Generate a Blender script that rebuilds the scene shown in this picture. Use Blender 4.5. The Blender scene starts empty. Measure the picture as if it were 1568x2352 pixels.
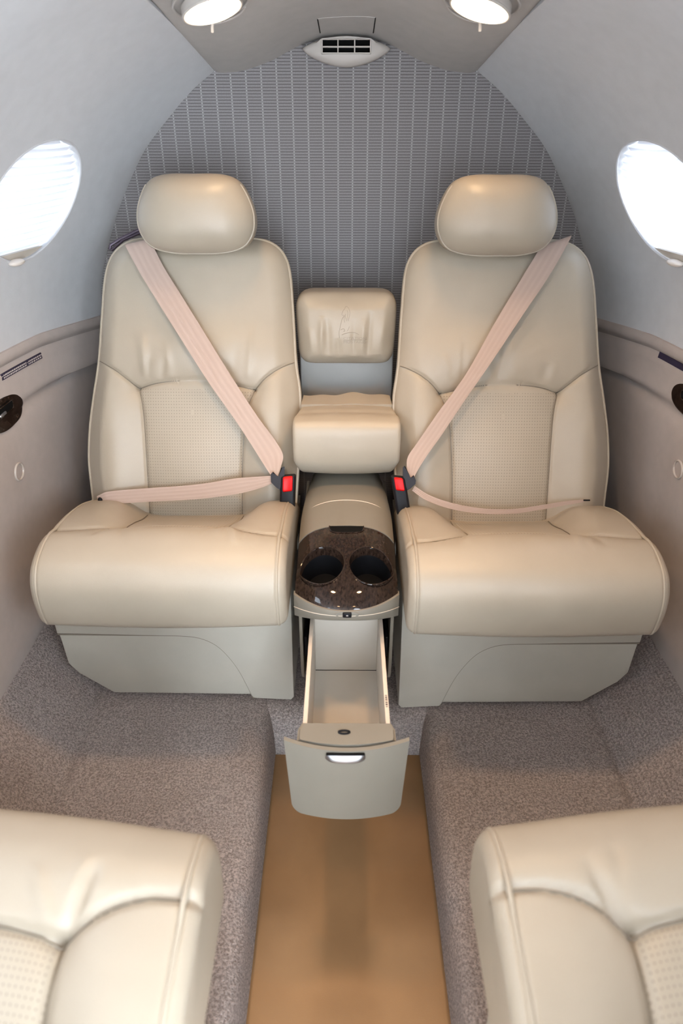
import bpy, bmesh, math, random
import numpy as np
from mathutils import Vector, Matrix
random.seed(4); np.random.seed(4)
SC = bpy.context.scene; COL = SC.collection
PI = math.pi

# ------------------------------------------------------------------ camera figures (measured from the photo)
ZC = 1.12; FPX = 1568.0; PITCH = math.radians(30); YAW = 0.0051
def ray(u, v):
    a = (u-784)/FPX; b = (v-1176)/FPX
    x, y, z = a, math.cos(PITCH)-b*math.sin(PITCH), -math.sin(PITCH)-b*math.cos(PITCH)
    return Vector((x*math.cos(YAW)-y*math.sin(YAW), x*math.sin(YAW)+y*math.cos(YAW), z))
def on_plane(u, v, p0, n):                      # where a sight line meets a real plane of the cabin
    r = ray(u, v); c = Vector((0, 0, ZC)); n = Vector(n)
    return c + r*((Vector(p0)-c).dot(n)/r.dot(n))
def at_y(u, v, y): return on_plane(u, v, (0, y, 0), (0, 1, 0))
def at_x(u, v, x): return on_plane(u, v, (x, 0, 0), (1, 0, 0))
def at_z(u, v, z): return on_plane(u, v, (0, 0, z), (0, 0, 1))

# ------------------------------------------------------------------ materials
class NT:
    def __init__(s, name):
        s.m = bpy.data.materials.new(name); s.m.use_nodes = True
        s.t = s.m.node_tree; s.t.nodes.clear()
    def n(s, typ, **kw):
        nd = s.t.nodes.new(typ)
        for k, v in kw.items():
            if k.startswith('i_'):
                key = k[2:]
                nd.inputs[int(key) if key.isdigit() else key.replace('_', ' ')].default_value = v
            else: setattr(nd, k, v)
        return nd
    def l(s, a, b): s.t.links.new(a, b)
    def math(s, op, a, b=None, c=None):
        nd = s.n('ShaderNodeMath', operation=op)
        for i, x in enumerate((a, b, c)):
            if x is None: continue
            if isinstance(x, (int, float)): nd.inputs[i].default_value = x
            else: s.l(x, nd.inputs[i])
        return nd.outputs[0]
    def mix(s, f, a, b):
        nd = s.n('ShaderNodeMix', data_type='RGBA')
        for key, x in ((0, f), (6, a), (7, b)):
            if isinstance(x, (int, float)): nd.inputs[key].default_value = x
            elif isinstance(x, tuple): nd.inputs[key].default_value = x if len(x) == 4 else x+(1,)
            else: s.l(x, nd.inputs[key])
        return nd.outputs[2]
    def bsdf(s, color, rough=.5, spec=.5, metal=0, coat=0, sheen=0, bump=None, bstr=.3, bdist=.001):
        b = s.n('ShaderNodeBsdfPrincipled'); o = s.n('ShaderNodeOutputMaterial')
        s.l(b.outputs[0], o.inputs[0])
        if isinstance(color, tuple): b.inputs['Base Color'].default_value = color+(1,)
        else: s.l(color, b.inputs['Base Color'])
        if isinstance(rough, (int, float)): b.inputs['Roughness'].default_value = rough
        else: s.l(rough, b.inputs['Roughness'])
        b.inputs['Specular IOR Level'].default_value = spec; b.inputs['Metallic'].default_value = metal
        b.inputs['Coat Weight'].default_value = coat; b.inputs['Coat Roughness'].default_value = .03
        b.inputs['Sheen Weight'].default_value = sheen
        if bump is not None:
            bn = s.n('ShaderNodeBump'); bn.inputs['Strength'].default_value = bstr; bn.inputs['Distance'].default_value = bdist
            s.l(bump, bn.inputs['Height']); s.l(bn.outputs[0], b.inputs['Normal'])
        return s.m
    def noise(s, scale, detail=3, vec=None, rough=.5):
        nd = s.n('ShaderNodeTexNoise'); nd.inputs['Scale'].default_value = scale; nd.inputs['Detail'].default_value = detail
        nd.inputs['Roughness'].default_value = rough
        s.l(vec if vec is not None else s.obj(), nd.inputs['Vector'])
        return nd.outputs[0]
    def obj(s): return s.n('ShaderNodeTexCoord').outputs['Object']
    def uv(s): return s.n('ShaderNodeTexCoord').outputs['UV']
    def ramp(s, f, lo, hi):
        nd = s.n('ShaderNodeMapRange'); nd.inputs[1].default_value = lo; nd.inputs[2].default_value = hi
        s.l(f, nd.inputs[0]); return nd.outputs[0]

def simple(name, color, rough=.5, spec=.5, metal=0, coat=0, grain=0, gscale=900, var=.06, vscale=14, sheen=0):
    t = NT(name)
    nz = t.noise(vscale, 4)
    f = t.ramp(nz, .3, .7)
    d = tuple(c*(1-var) for c in color); e = tuple(min(1, c*(1+var)) for c in color)
    bump = t.noise(gscale, 2) if grain else None
    return t.bsdf(t.mix(f, d, e), rough, spec, metal, coat, sheen, bump, grain, .0008)

LEATHER = (.385, .333, .260)
def leather(name, color=LEATHER, rough=.42, perf=False):
    t = NT(name)
    f = t.ramp(t.noise(9, 4), .3, .7)
    base = t.mix(f, tuple(c*.96 for c in color), tuple(c*1.04 for c in color))
    vor = t.n('ShaderNodeTexVoronoi', feature='DISTANCE_TO_EDGE'); vor.inputs['Scale'].default_value = 620
    t.l(t.obj(), vor.inputs['Vector'])
    h = t.math('MULTIPLY', t.ramp(vor.outputs[0], 0, .18), .35)
    h = t.math('ADD', h, t.math('MULTIPLY', t.noise(60, 3), .5))
    if perf:
        sx = t.n('ShaderNodeSeparateXYZ'); t.l(t.uv(), sx.inputs[0])
        def cell(o, p): return t.math('SUBTRACT', t.math('FRACT', t.math('DIVIDE', o, p)), .5)
        cx = cell(sx.outputs[0], .0056); cy = cell(sx.outputs[1], .0064)
        d = t.math('SQRT', t.math('ADD', t.math('MULTIPLY', cx, cx), t.math('MULTIPLY', cy, cy)))
        hole = t.ramp(d, .10, .20)
        base = t.mix(hole, tuple(c*.55 for c in color), base)
        h = t.math('ADD', t.math('MULTIPLY', h, .5), t.math('MULTIPLY', hole, 1.2))
    return t.bsdf(base, rough, .5, 0, 0, 0, h, .25, .0007)

M = {}
M['leather'] = leather('beige_leather', rough=.34)
M['perf'] = leather('perforated_leather', perf=True)
M['piping'] = leather('piping_leather', tuple(c*1.02 for c in LEATHER))
M['grey_leather'] = leather('grey_backing_leather', (.47, .45, .42))
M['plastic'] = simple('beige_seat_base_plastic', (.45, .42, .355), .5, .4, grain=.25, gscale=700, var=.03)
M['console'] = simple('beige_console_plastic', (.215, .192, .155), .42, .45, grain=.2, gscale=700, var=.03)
M['drawer_in'] = simple('pale_drawer_liner', (.62, .57, .50), .5, .4, grain=.15, var=.02)
M['drawer_edge'] = simple('peach_drawer_edge', (.72, .60, .48), .5, .4, var=.02)
M['headliner'] = simple('pale_headliner_suede', (.565, .565, .575), .9, .15, grain=.35, gscale=700, var=.025, vscale=40, sheen=.15)
M['ceilpanel'] = simple('warm_grey_ceiling_suede', (.46, .435, .41), .85, .2, grain=.3, gscale=700, var=.03, vscale=40)
M['taupe'] = simple('taupe_sidewall_suede', (.46, .40, .365), .8, .2, grain=.3, gscale=700, var=.03, vscale=40)
M['vent'] = simple('vent_plastic', (.52, .48, .44), .45, .4, var=.02)
M['dark'] = simple('black_plastic', (.008, .008, .010), .45, .2, grain=.15, var=.05)
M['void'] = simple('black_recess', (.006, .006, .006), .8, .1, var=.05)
M['tongue'] = simple('dark_latch_plastic', (.013, .010, .013), .4, .25, var=.05)
M['red'] = simple('red_release_plastic', (.60, .002, .003), .30, .2, var=.04)
M['chrome'] = simple('satin_chrome', (.50, .50, .52), .38, .5, metal=1, var=.02)
M['trench'] = simple('brown_aisle_vinyl', (.30, .165, .075), .27, .4, grain=.1, gscale=400, var=.10, vscale=7)
M['cuphole'] = simple('black_rubber_liner', (.004, .0045, .006), .7, .12, grain=.3, gscale=600, var=.1)
M['guide'] = simple('dull_purple_metal', (.075, .055, .075), .45, .5, metal=.4, var=.05)
M['shade_bar'] = simple('beige_shade_bar', (.55, .49, .42), .5, .4, var=.02)
M['knob'] = simple('ivory_knob', (.78, .70, .62), .35, .5, var=.02)
M['placard'] = simple('dark_navy_placard', (.035, .028, .055), .5, .4, var=.04)
M['print'] = simple('pale_print', (.62, .56, .54), .6, .3, var=.04)
M['seam'] = leather('seam_crevice_shadow', (.20, .17, .13))  # darkened colour standing for the shadow down in the seams
M['clear'] = None

def carpet_mat(name, rib=False):
    t = NT(name)
    o = t.obj()
    f = t.ramp(t.noise(250, 3, o, .7), .41, .61)
    g = t.ramp(t.noise(620, 2, o), .35, .7)
    c = t.mix(f, (.23, .17, .14), (.72, .60, .55))
    c = t.mix(t.math('MULTIPLY', g, .45), c, (.70, .61, .565))
    big = t.ramp(t.noise(5, 2, o), .3, .7)
    c = t.mix(t.math('MULTIPLY', big, .18), c, (.24, .17, .14))
    h = t.math('ADD', f, t.math('MULTIPLY', g, .7))
    if rib:
        sx = t.n('ShaderNodeSeparateXYZ'); t.l(o, sx.inputs[0])
        w = t.math('SINE', t.math('MULTIPLY', sx.outputs[0], 2*PI/.0062))
        h = t.math('ADD', h, t.math('MULTIPLY', w, .35))
        c = t.mix(t.ramp(w, -1, .6), t.mix(.18, c, (.13, .10, .09)), c)
    return t.bsdf(c, .95, .1, sheen=.25, bump=h, bstr=.9, bdist=.004)
M['carpet'] = carpet_mat('mottled_taupe_carpet')
M['carpet_rib'] = carpet_mat('ribbed_taupe_carpet', True)

def belt_mat():
    t = NT('pink_beige_webbing')
    sx = t.n('ShaderNodeSeparateXYZ'); t.l(t.uv(), sx.inputs[0])
    u, v = sx.outputs[0], sx.outputs[1]
    st = t.math('SINE', t.math('MULTIPLY', u, 2*PI*4.0))
    w = t.math('SINE', t.math('MULTIPLY', v, 2*PI/.0016))
    w2 = t.math('SINE', t.math('MULTIPLY', u, 2*PI*30))
    c = t.mix(t.ramp(st, -.6, 1), (.43, .325, .27), (.455, .345, .29))
    h = t.math('ADD', t.math('MULTIPLY', st, .6), t.math('MULTIPLY', t.math('MULTIPLY', w, w2), .4))
    return t.bsdf(c, .55, .35, sheen=.2, bump=h, bstr=.35, bdist=.0006)
M['belt'] = belt_mat()

def wood_mat():
    t = NT('dark_burl_wood')
    mp = t.n('ShaderNodeMapping'); mp.inputs['Scale'].default_value = (1.0, .45, .45); t.l(t.obj(), mp.inputs[0])
    f = t.ramp(t.noise(260, 5, mp.outputs[0], .62), .35, .72)
    g = t.ramp(t.noise(38, 3, mp.outputs[0]), .3, .7)
    c = t.mix(f, (.007, .0042, .0032), (.050, .031, .023))
    c = t.mix(t.math('MULTIPLY', g, .35), c, (.022, .014, .010))
    return t.bsdf(c, .05, .38)
M['wood'] = wood_mat()

def bulkhead_mat():
    t = NT('woven_bulkhead_fabric')
    sx = t.n('ShaderNodeSeparateXYZ'); t.l(t.uv(), sx.inputs[0])
    u, v = sx.outputs[0], sx.outputs[1]
    P, Q = .0323, .00574
    fu = t.math('ABSOLUTE', t.math('SUBTRACT', t.math('FRACT', t.math('DIVIDE', u, P)), .5))
    fv = t.math('ABSOLUTE', t.math('SUBTRACT', t.math('FRACT', t.math('DIVIDE', v, Q)), .5))
    line = t.math('LESS_THAN', fv, .13)
    colm = t.math('LESS_THAN', fu, .055)
    thread = t.math('MULTIPLY', line, t.math('LESS_THAN', fu, .035))
    dark = t.math('MULTIPLY', line, t.math('SUBTRACT', 1, colm))
    nz = t.ramp(t.noise(500, 2), .3, .7)
    base = t.mix(nz, (.235, .222, .225), (.30, .282, .285))
    c = t.mix(t.math('MULTIPLY', colm, .10), base, (.50, .48, .47))
    c = t.mix(t.math('MULTIPLY', dark, .68), c, (.055, .047, .045))
    c = t.mix(t.math('MULTIPLY', thread, .62), c, (.62, .60, .59))
    h = t.math('SUBTRACT', t.math('ADD', thread, t.math('MULTIPLY', colm, .5)), dark)
    return t.bsdf(c, .8, .2, bump=h, bstr=.3, bdist=.0008, sheen=.1)
M['bulk'] = bulkhead_mat()

def emis(name, col, s):
    t = NT(name); e = t.n('ShaderNodeEmission'); e.inputs[0].default_value = col+(1,); e.inputs[1].default_value = s
    o = t.n('ShaderNodeOutputMaterial'); t.l(e.outputs[0], o.inputs[0]); return t.m
M['lamp'] = emis('warm_lamp_lens', (1, .78, .52), 14)

def shade_mat():
    t = NT('white_pleated_cloth')
    d = t.n('ShaderNodeBsdfDiffuse'); d.inputs[0].default_value = (.85, .86, .90, 1)
    tr = t.n('ShaderNodeBsdfTranslucent'); tr.inputs[0].default_value = (.90, .92, .97, 1)
    mx = t.n('ShaderNodeMixShader'); mx.inputs[0].default_value = .085
    t.l(d.outputs[0], mx.inputs[1]); t.l(tr.outputs[0], mx.inputs[2])
    o = t.n('ShaderNodeOutputMaterial'); t.l(mx.outputs[0], o.inputs[0]); return t.m
M['shade'] = shade_mat()
def pane_mat(name, tint, k=.06):
    t = NT(name)
    a = t.n('ShaderNodeBsdfTransparent'); a.inputs[0].default_value = tint+(1,)
    g = t.n('ShaderNodeBsdfGlossy'); g.inputs['Roughness'].default_value = .05
    mx = t.n('ShaderNodeMixShader')
    fr = t.n('ShaderNodeFresnel'); fr.inputs[0].default_value = 1.35
    t.l(fr.outputs[0], mx.inputs[0])
    t.l(a.outputs[0], mx.inputs[1]); t.l(g.outputs[0], mx.inputs[2])
    o = t.n('ShaderNodeOutputMaterial'); t.l(mx.outputs[0], o.inputs[0]); return t.m
M['glass'] = pane_mat('window_acrylic', (.97, .98, 1))
M['clear'] = simple('clear_plastic_ring', (.50, .44, .39), .15, .6, var=.02)

# ------------------------------------------------------------------ object helpers
ORG = {}
def thing(name, loc, label, cat, group=None):
    o = bpy.data.objects.new(name, None); COL.objects.link(o); o.empty_display_size = .05
    o.location = loc; ORG[o.name] = Vector(loc)
    o['label'] = label; o['category'] = cat
    if group: o['group'] = group
    return o
def tag(o, label, cat, group=None):
    o['label'] = label; o['category'] = cat
    if group: o['group'] = group
    return o
def struct(o): o['kind'] = 'structure'; return o
def link_mesh(name, me, parent=None):
    """mesh in world coordinates -> object with its origin at the mesh centre"""
    n = len(me.vertices); co = np.empty(n*3); me.vertices.foreach_get('co', co); co = co.reshape(-1, 3)
    c = (co.min(0)+co.max(0))/2; me.vertices.foreach_set('co', (co-c).ravel()); me.update()
    o = bpy.data.objects.new(name, me); COL.objects.link(o)
    w = Vector(c)
    if parent is not None:
        o.parent = parent; o.location = w-ORG[parent.name]
    else: o.location = w
    ORG[o.name] = w
    return o
def mesh(name, V, F, mat, parent=None, smooth=True, normals=None, uv=None, sharp=None):
    me = bpy.data.meshes.new(name); me.from_pydata([tuple(map(float, v)) for v in V], [], [tuple(map(int, f)) for f in F])
    if isinstance(mat, str): mat = M[mat]
    me.materials.append(mat)
    if smooth: me.polygons.foreach_set('use_smooth', [True]*len(me.polygons))
    if uv is not None:
        lay = me.uv_layers.new(name='uv'); li = np.empty(len(me.loops), dtype=np.int32); me.loops.foreach_get('vertex_index', li)
        lay.data.foreach_set('uv', np.asarray(uv, dtype=np.float32)[li].ravel())
    me.update()
    if normals is not None: me.normals_split_custom_set_from_vertices([tuple(n) for n in normals])
    elif sharp: me.set_sharp_from_angle(angle=sharp)
    return link_mesh(name, me, parent)
def from_bm(name, bm, mat, parent=None, smooth=True, sharp=.6):
    bmesh.ops.recalc_face_normals(bm, faces=bm.faces)
    me = bpy.data.meshes.new(name); bm.to_mesh(me); bm.free()
    me.materials.append(M[mat] if isinstance(mat, str) else mat)
    if smooth:
        me.polygons.foreach_set('use_smooth', [True]*len(me.polygons)); me.set_sharp_from_angle(angle=sharp)
    return link_mesh(name, me, parent)

def catmull(P, n, closed=False):
    P = np.asarray(P, float); m = len(P)
    if closed: Q = np.vstack([P[-1:], P, P[:2]]); segs = m
    else: Q = np.vstack([2*P[:1]-P[1:2], P, 2*P[-1:]-P[-2:-1]]); segs = m-1
    out = []
    for i in range(segs):
        p0, p1, p2, p3 = Q[i:i+4]
        # centripetal-ish: chord based
        t = np.linspace(0, 1, 40, endpoint=False)[:, None]
        d1 = max(np.linalg.norm(p2-p1), 1e-9)
        m1 = (p2-p0)/max(np.linalg.norm(p1-p0)+d1, 1e-9)*d1; m2 = (p3-p1)/max(np.linalg.norm(p3-p2)+d1, 1e-9)*d1
        out.append((2*t**3-3*t**2+1)*p1+(t**3-2*t**2+t)*m1+(-2*t**3+3*t**2)*p2+(t**3-t**2)*m2)
    out = np.vstack(out)
    if closed: out = np.vstack([out, out[:1]])
    else: out = np.vstack([out, P[-1:]])
    L = np.concatenate([[0], np.cumsum(np.linalg.norm(np.diff(out, axis=0), axis=1))])
    s = np.linspace(0, L[-1], n+1)[:-1] if closed else np.linspace(0, L[-1], n)
    return np.stack([np.interp(s, L, out[:, k]) for k in range(out.shape[1])], 1)
def pl_dist(P, line):
    P = np.asarray(P, float); L = np.asarray(line, float); best = np.full(len(P), 1e9)
    for a, b in zip(L[:-1], L[1:]):
        d = b-a; t = np.clip(((P-a)@d)/max(d@d, 1e-12), 0, 1)
        best = np.minimum(best, np.linalg.norm(P-a-t[:, None]*d, axis=1))
    return best
def inside(P, poly):
    P = np.asarray(P, float); poly = np.asarray(poly, float); r = np.zeros(len(P), bool)
    x, y = P[:, 0], P[:, 1]; j = len(poly)-1
    for i in range(len(poly)):
        xi, yi = poly[i]; xj, yj = poly[j]
        c = ((yi > y) != (yj > y)) & (x < (xj-xi)*(y-yi)/((yj-yi) if yj != yi else 1e-12)+xi)
        r ^= c; j = i
    return r
def vnormals(V, F):
    N = np.zeros_like(V)
    for f in (F if isinstance(F, list) else [F]):
        f = np.asarray(f)
        n = np.cross(V[f[:, 2]]-V[f[:, 0]], V[f[:, -1]]-V[f[:, 1]]) if f.shape[1] == 4 else np.cross(V[f[:, 1]]-V[f[:, 0]], V[f[:, 2]]-V[f[:, 0]])
        for k in range(f.shape[1]): np.add.at(N, f[:, k], n)
    return N/np.maximum(np.linalg.norm(N, axis=1), 1e-12)[:, None]

def split_parts(V, Q, T, uv, regions, names, mats, parents, flip):
    """one continuous skin cut into parts: regions[i] gives the part index of quad i"""
    if flip: Q = Q[:, ::-1]; T = T[:, ::-1]
    N = vnormals(V, [Q, T])
    res = {}
    for idx, nm in enumerate(names):
        fs = [tuple(f) for f in Q[regions == idx]]
        if idx == 0: fs += [tuple(f) for f in T]
        if not fs: continue
        used = sorted(set(i for f in fs for i in f)); mp = {u: i for i, u in enumerate(used)}
        par = parents[idx]
        if isinstance(par, int): par = res[par]
        res[idx] = mesh(nm, V[used], [tuple(mp[i] for i in f) for f in fs], mats[idx], par, normals=N[used], uv=uv[used])
    return res

def tube(name, pts, r, mat, parent=None, closed=False, seg=8, rs=None):
    P = np.asarray(pts, float); n = len(P); V = []; F = []
    up = None
    for i in range(n):
        if closed: t = P[(i+1) % n]-P[i-1]
        else: t = P[min(i+1, n-1)]-P[max(i-1, 0)]
        t = t/max(np.linalg.norm(t), 1e-12)
        if up is None:
            up = np.array([0, 0, 1.]) if abs(t[2]) < .9 else np.array([1., 0, 0])
        a = up-t*(up@t); a /= max(np.linalg.norm(a), 1e-12); up = a; b = np.cross(t, a)
        rr = rs[i] if rs is not None else r
        for k in range(seg):
            an = 2*PI*k/seg; V.append(P[i]+rr*(math.cos(an)*a+math.sin(an)*b))
    for i in range(n if closed else n-1):
        j = (i+1) % n
        for k in range(seg):
            k2 = (k+1) % seg; F.append((i*seg+k, j*seg+k, j*seg+k2, i*seg+k2))
    if not closed:
        F.append(tuple(range(seg-1, -1, -1))); F.append(tuple(range((n-1)*seg, n*seg)))
    return V, F
def tube_obj(name, pts, r, mat, parent=None, closed=False, seg=8, rs=None):
    V, F = tube(name, pts, r, mat, parent, closed, seg, rs)
    bm = bmesh.new()
    vs = [bm.verts.new(v) for v in V]
    for f in F: bm.faces.new([vs[i] for i in f])
    return from_bm(name, bm, mat, parent)

def bm_box(bm, c, s, bevel=0, seg=3, rot=None):
    r = bmesh.ops.create_cube(bm, size=1)
    vs = r['verts']
    bmesh.ops.scale(bm, vec=s, verts=vs)
    if bevel:
        es = list({e for v in vs for e in v.link_edges})
        rr = bmesh.ops.bevel(bm, geom=es, offset=bevel, segments=seg, affect='EDGES', profile=.5)
        vs = list({v for f in rr['faces'] for v in f.verts} | {v for v in vs if v.is_valid})
    mt = Matrix.Translation(c) @ (rot.to_4x4() if rot else Matrix.Identity(4))
    bmesh.ops.transform(bm, matrix=mt, verts=vs)
def box(name, c, s, mat, parent=None, bevel=.003, rot=None):
    bm = bmesh.new(); bm_box(bm, c, s, bevel, 3, rot); return from_bm(name, bm, mat, parent)
def prism(name, pts2, frame, depth, mat, parent=None, bevel=.003, seg=2):
    """2-D outline extruded by depth. frame(a,b,c) gives the world point"""
    bm = bmesh.new(); n = len(pts2)
    A = [bm.verts.new(frame(a, b, 0)) for a, b in pts2]; B = [bm.verts.new(frame(a, b, -depth)) for a, b in pts2]
    f1 = bm.faces.new(A); bm.faces.new(B[::-1])
    for i in range(n): bm.faces.new((A[i], B[i], B[(i+1) % n], A[(i+1) % n]))
    if bevel: bmesh.ops.bevel(bm, geom=list(f1.edges), offset=bevel, segments=seg, affect='EDGES', profile=.5)
    return from_bm(name, bm, mat, parent)

# ------------------------------------------------------------------ soft pads
def pillow_data(outline, hfun, frame, R=.03, depth=.08, nt=360, nr=70, taper=.94, Rd=None, radial=None):
    """pad with a closed outline: rings from the middle to the rim, rolled rim, side and back"""
    o = catmull(outline, nt, True); c0 = o.mean(0)
    rs = 1-(1-np.linspace(0, 1, nr+1)[1:])**1.7
    P = np.concatenate([c0[None, :]]+[c0+(o-c0)*r for r in rs])
    step = o[::3]; d = pl_dist(P, np.vstack([step, step[:1]])); d[-nt:] = 0
    Rd = Rd or R*1.3
    def height(P, d):
        t = np.clip(d/Rd, 0, 1); e = np.clip(d/(Rd*1.1), 0, 1)
        return -R*(1-np.sqrt(np.maximum(1-(1-t)**2.3, 0)))+hfun(P, d)*(e*e*(3-2*e))
    pillow_data.height = lambda q: height(q, pl_dist(q, np.vstack([step, step[:1]])))
    h = height(P, d)
    if radial:
        H_, n_, m_ = radial; rr = np.concatenate([[0.0], np.repeat(rs, nt)]); h = -R+(R+H_)*np.maximum(1-rr**n_, 0)**m_
    A = [np.column_stack([P, h])]
    for fr, tp in ((.35, 1.0), (.75, 1-(1-taper)*.5), (1.0, taper)):
        A.append(np.column_stack([c0+(o-c0)*tp, np.full(nt, -R-(depth-R)*fr)]))
    A.append(np.array([[c0[0], c0[1], -depth]]))
    A = np.vstack(A); nring = nr+3
    idx = lambda k, i: 1+(k-1)*nt+(i % nt)
    Q = []; T = []
    for i in range(nt): T.append((0, idx(1, i), idx(1, i+1)))
    for k in range(1, nring):
        for i in range(nt): Q.append((idx(k, i), idx(k+1, i), idx(k+1, i+1), idx(k, i+1)))
    last = len(A)-1
    for i in range(nt): T.append((last, idx(nring, i+1), idx(nring, i)))
    Q = np.array(Q); T = np.array(T)
    V = np.array([frame(*p) for p in A])
    cen = A[Q].mean(1)
    # rim polyline in the pad's own frame, useful for piping
    return V, Q, T, A, cen, o
def seam_shadow_obj(curves, parent, r=.0010):  # thin dark tubes that paint crevice shadow along the seam lines
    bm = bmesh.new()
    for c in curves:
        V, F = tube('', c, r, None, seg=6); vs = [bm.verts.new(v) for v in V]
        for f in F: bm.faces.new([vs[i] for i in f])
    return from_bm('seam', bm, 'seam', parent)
def groove(d, w=.0028, depth=.0045, soft=.018, sdepth=.006):
    return -depth*np.exp(-(d/w)**2)-sdepth*np.exp(-d/soft)
def crease(P, a, b, amp, w):
    a = np.array(a); b = np.array(b); d = b-a; t = ((P-a)@d)/(d@d); q = P-a-np.clip(t, 0, 1)[:, None]*d
    return amp*np.exp(-(np.linalg.norm(q, axis=1)/w)**2)*np.sin(np.clip(t, 0, 1)*PI)**.7

def pad_data(prof, x0, x1, R=.03, disp=None, ns=110, xfun=None):
    """soft bar across x: prof(s) -> closed loop of (y,z) points, rounded towards both ends"""
    s = np.linspace(0, 1, ns); s = .5-.5*np.cos(PI*s)*(1-.35*np.sin(PI*s)**2)
    rows = []; W = abs(x1-x0)
    for si in s:
        p = np.asarray(prof(si)); nx = np.roll(p, -1, 0)-np.roll(p, 1, 0)
        n = np.column_stack([nx[:, 1], -nx[:, 0]]); n /= np.maximum(np.linalg.norm(n, axis=1), 1e-9)[:, None]
        ar = np.sum(p[:, 0]*np.roll(p[:, 1], -1)-np.roll(p[:, 0], -1)*p[:, 1])
        if ar < 0: n = -n
        d = min(si, 1-si)*W; e = R-math.sqrt(max(R*R-(R-min(d, R))**2, 0))
        x = np.full(len(p), x0+(x1-x0)*si)
        if xfun is not None: x = xfun(x, p)
        q = p-n*e
        if disp is not None: q = q+n*disp(x, p, d)[:, None]
        rows.append(np.column_stack([x, q]))
    m = len(rows[0]); V = np.vstack(rows+[rows[0].mean(0)[None], rows[-1].mean(0)[None]])
    Q = [(i*m+k, (i+1)*m+k, (i+1)*m+(k+1) % m, i*m+(k+1) % m) for i in range(ns-1) for k in range(m)]
    c1 = ns*m; c2 = c1+1
    T = [(c1, k, (k+1) % m) for k in range(m)]+[(c2, (ns-1)*m+(k+1) % m, (ns-1)*m+k) for k in range(m)]
    return V, np.array(Q), np.array(T), m
def orient(V, Q):
    n = vnormals(V, [Q]); c = V.mean(0); return np.sum(n*(V-c)) < 0

# ================================================================== CABIN SHELL
WB = np.array([(.600,.690),(.588,.77),(.562,.845),(.528,.92),(.488,.99),(.440,1.06),(.383,1.118),(.328,1.168),(.275,1.205)])
WF = np.array([(.690,.715),(.683,.79),(.665,.87),(.638,.95),(.600,1.03),(.550,1.105),(.485,1.175),(.405,1.235),(.305,1.283)])
WG = np.array([(.700,.715),(.696,.80),(.680,.89),(.655,.98),(.618,1.065),(.570,1.14),(.505,1.21),(.425,1.275),(.335,1.325)])
NP = 49
WB, WF, WG = (catmull(a, NP) for a in (WB, WF, WG))
YB = 1.70; YFRONT = -.95; YDOOR = -.06      # the cabin door opening is on the right, behind the camera
def wall_row(y):
    t = min(max((y-1.15)/.55, 0), 1)**1.6
    g = min(max((1.15-y)/.75, 0), 1)
    return WF*(1-t)*(1-g)+WB*t+WG*g*(1-t)
def wall_x(y, z):
    r = wall_row(y); return float(np.interp(z, r[:, 1], r[:, 0]))
WIN_Y = {-1: (1.405, .70, .0), 1: (1.388,)}
WIN_Z = .982; WIN_A = .132; WIN_B = .105; WTH = .04
def make_upper_wall(m, name):
    ys = np.concatenate([np.linspace(YFRONT if m < 0 else YDOOR-.12, 1.1, 30), np.linspace(1.12, YB+.03, 40)])
    V = []; F = []
    rows = []
    for y in ys:
        r = wall_row(y)
        tg = np.gradient(r, axis=0); n = np.column_stack([-tg[:, 1], tg[:, 0]]); n /= np.linalg.norm(n, axis=1)[:, None]
        if n[:, 0].sum() > 0: n = -n
        out = r-n*WTH
        loop = np.vstack([r, out[::-1]]); rows.append(np.column_stack([m*loop[:, 0], np.full(len(loop), y), loop[:, 1]]))
    k = len(rows[0]); V = np.vstack(rows)
    for i in range(len(ys)-1):
        for j in range(k):
            F.append((i*k+j, (i+1)*k+j, (i+1)*k+(j+1) % k, i*k+(j+1) % k))
    F.append(tuple(range(k))); F.append(tuple(range((len(ys)-1)*k, len(ys)*k))[::-1])
    bm = bmesh.new(); vs = [bm.verts.new(v) for v in V]
    for f in F: bm.faces.new([vs[i] for i in f])
    bmesh.ops.recalc_face_normals(bm, faces=bm.faces)
    me = bpy.data.meshes.new(name); bm.to_mesh(me); bm.free()
    ob = bpy.data.objects.new(name, me); COL.objects.link(ob)
    bm = bmesh.new()
    for wy in WIN_Y[m]:
        A = []; B = []; n = 96
        for i in range(n):
            a = 2*PI*i/n
            y = wy+WIN_A*math.cos(a); z = WIN_Z+WIN_B*math.sin(a)
            A.append(bm.verts.new((m*.30, y, z))); B.append(bm.verts.new((m*.95, y, z)))
        bm.faces.new(A); bm.faces.new(B[::-1])
        for i in range(n): bm.faces.new((A[i], B[i], B[(i+1) % n], A[(i+1) % n]))
    bmesh.ops.recalc_face_normals(bm, faces=bm.faces)
    mc = bpy.data.meshes.new('cut'); bm.to_mesh(mc); bm.free()
    oc = bpy.data.objects.new('cut', mc); COL.objects.link(oc)
    md = ob.modifiers.new('b', 'BOOLEAN'); md.operation = 'DIFFERENCE'; md.object = oc; md.solver = 'EXACT'
    dg = bpy.context.evaluated_depsgraph_get()
    me2 = bpy.data.meshes.new_from_object(ob.evaluated_get(dg))
    bpy.data.objects.remove(ob); bpy.data.objects.remove(oc)
    me2.materials.clear(); me2.materials.append(M['headliner'])
    me2.polygons.foreach_set('use_smooth', [True]*len(me2.polygons)); me2.set_sharp_from_angle(angle=.5)
    me2.name = name
    return struct(link_mesh(name, me2))

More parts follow.
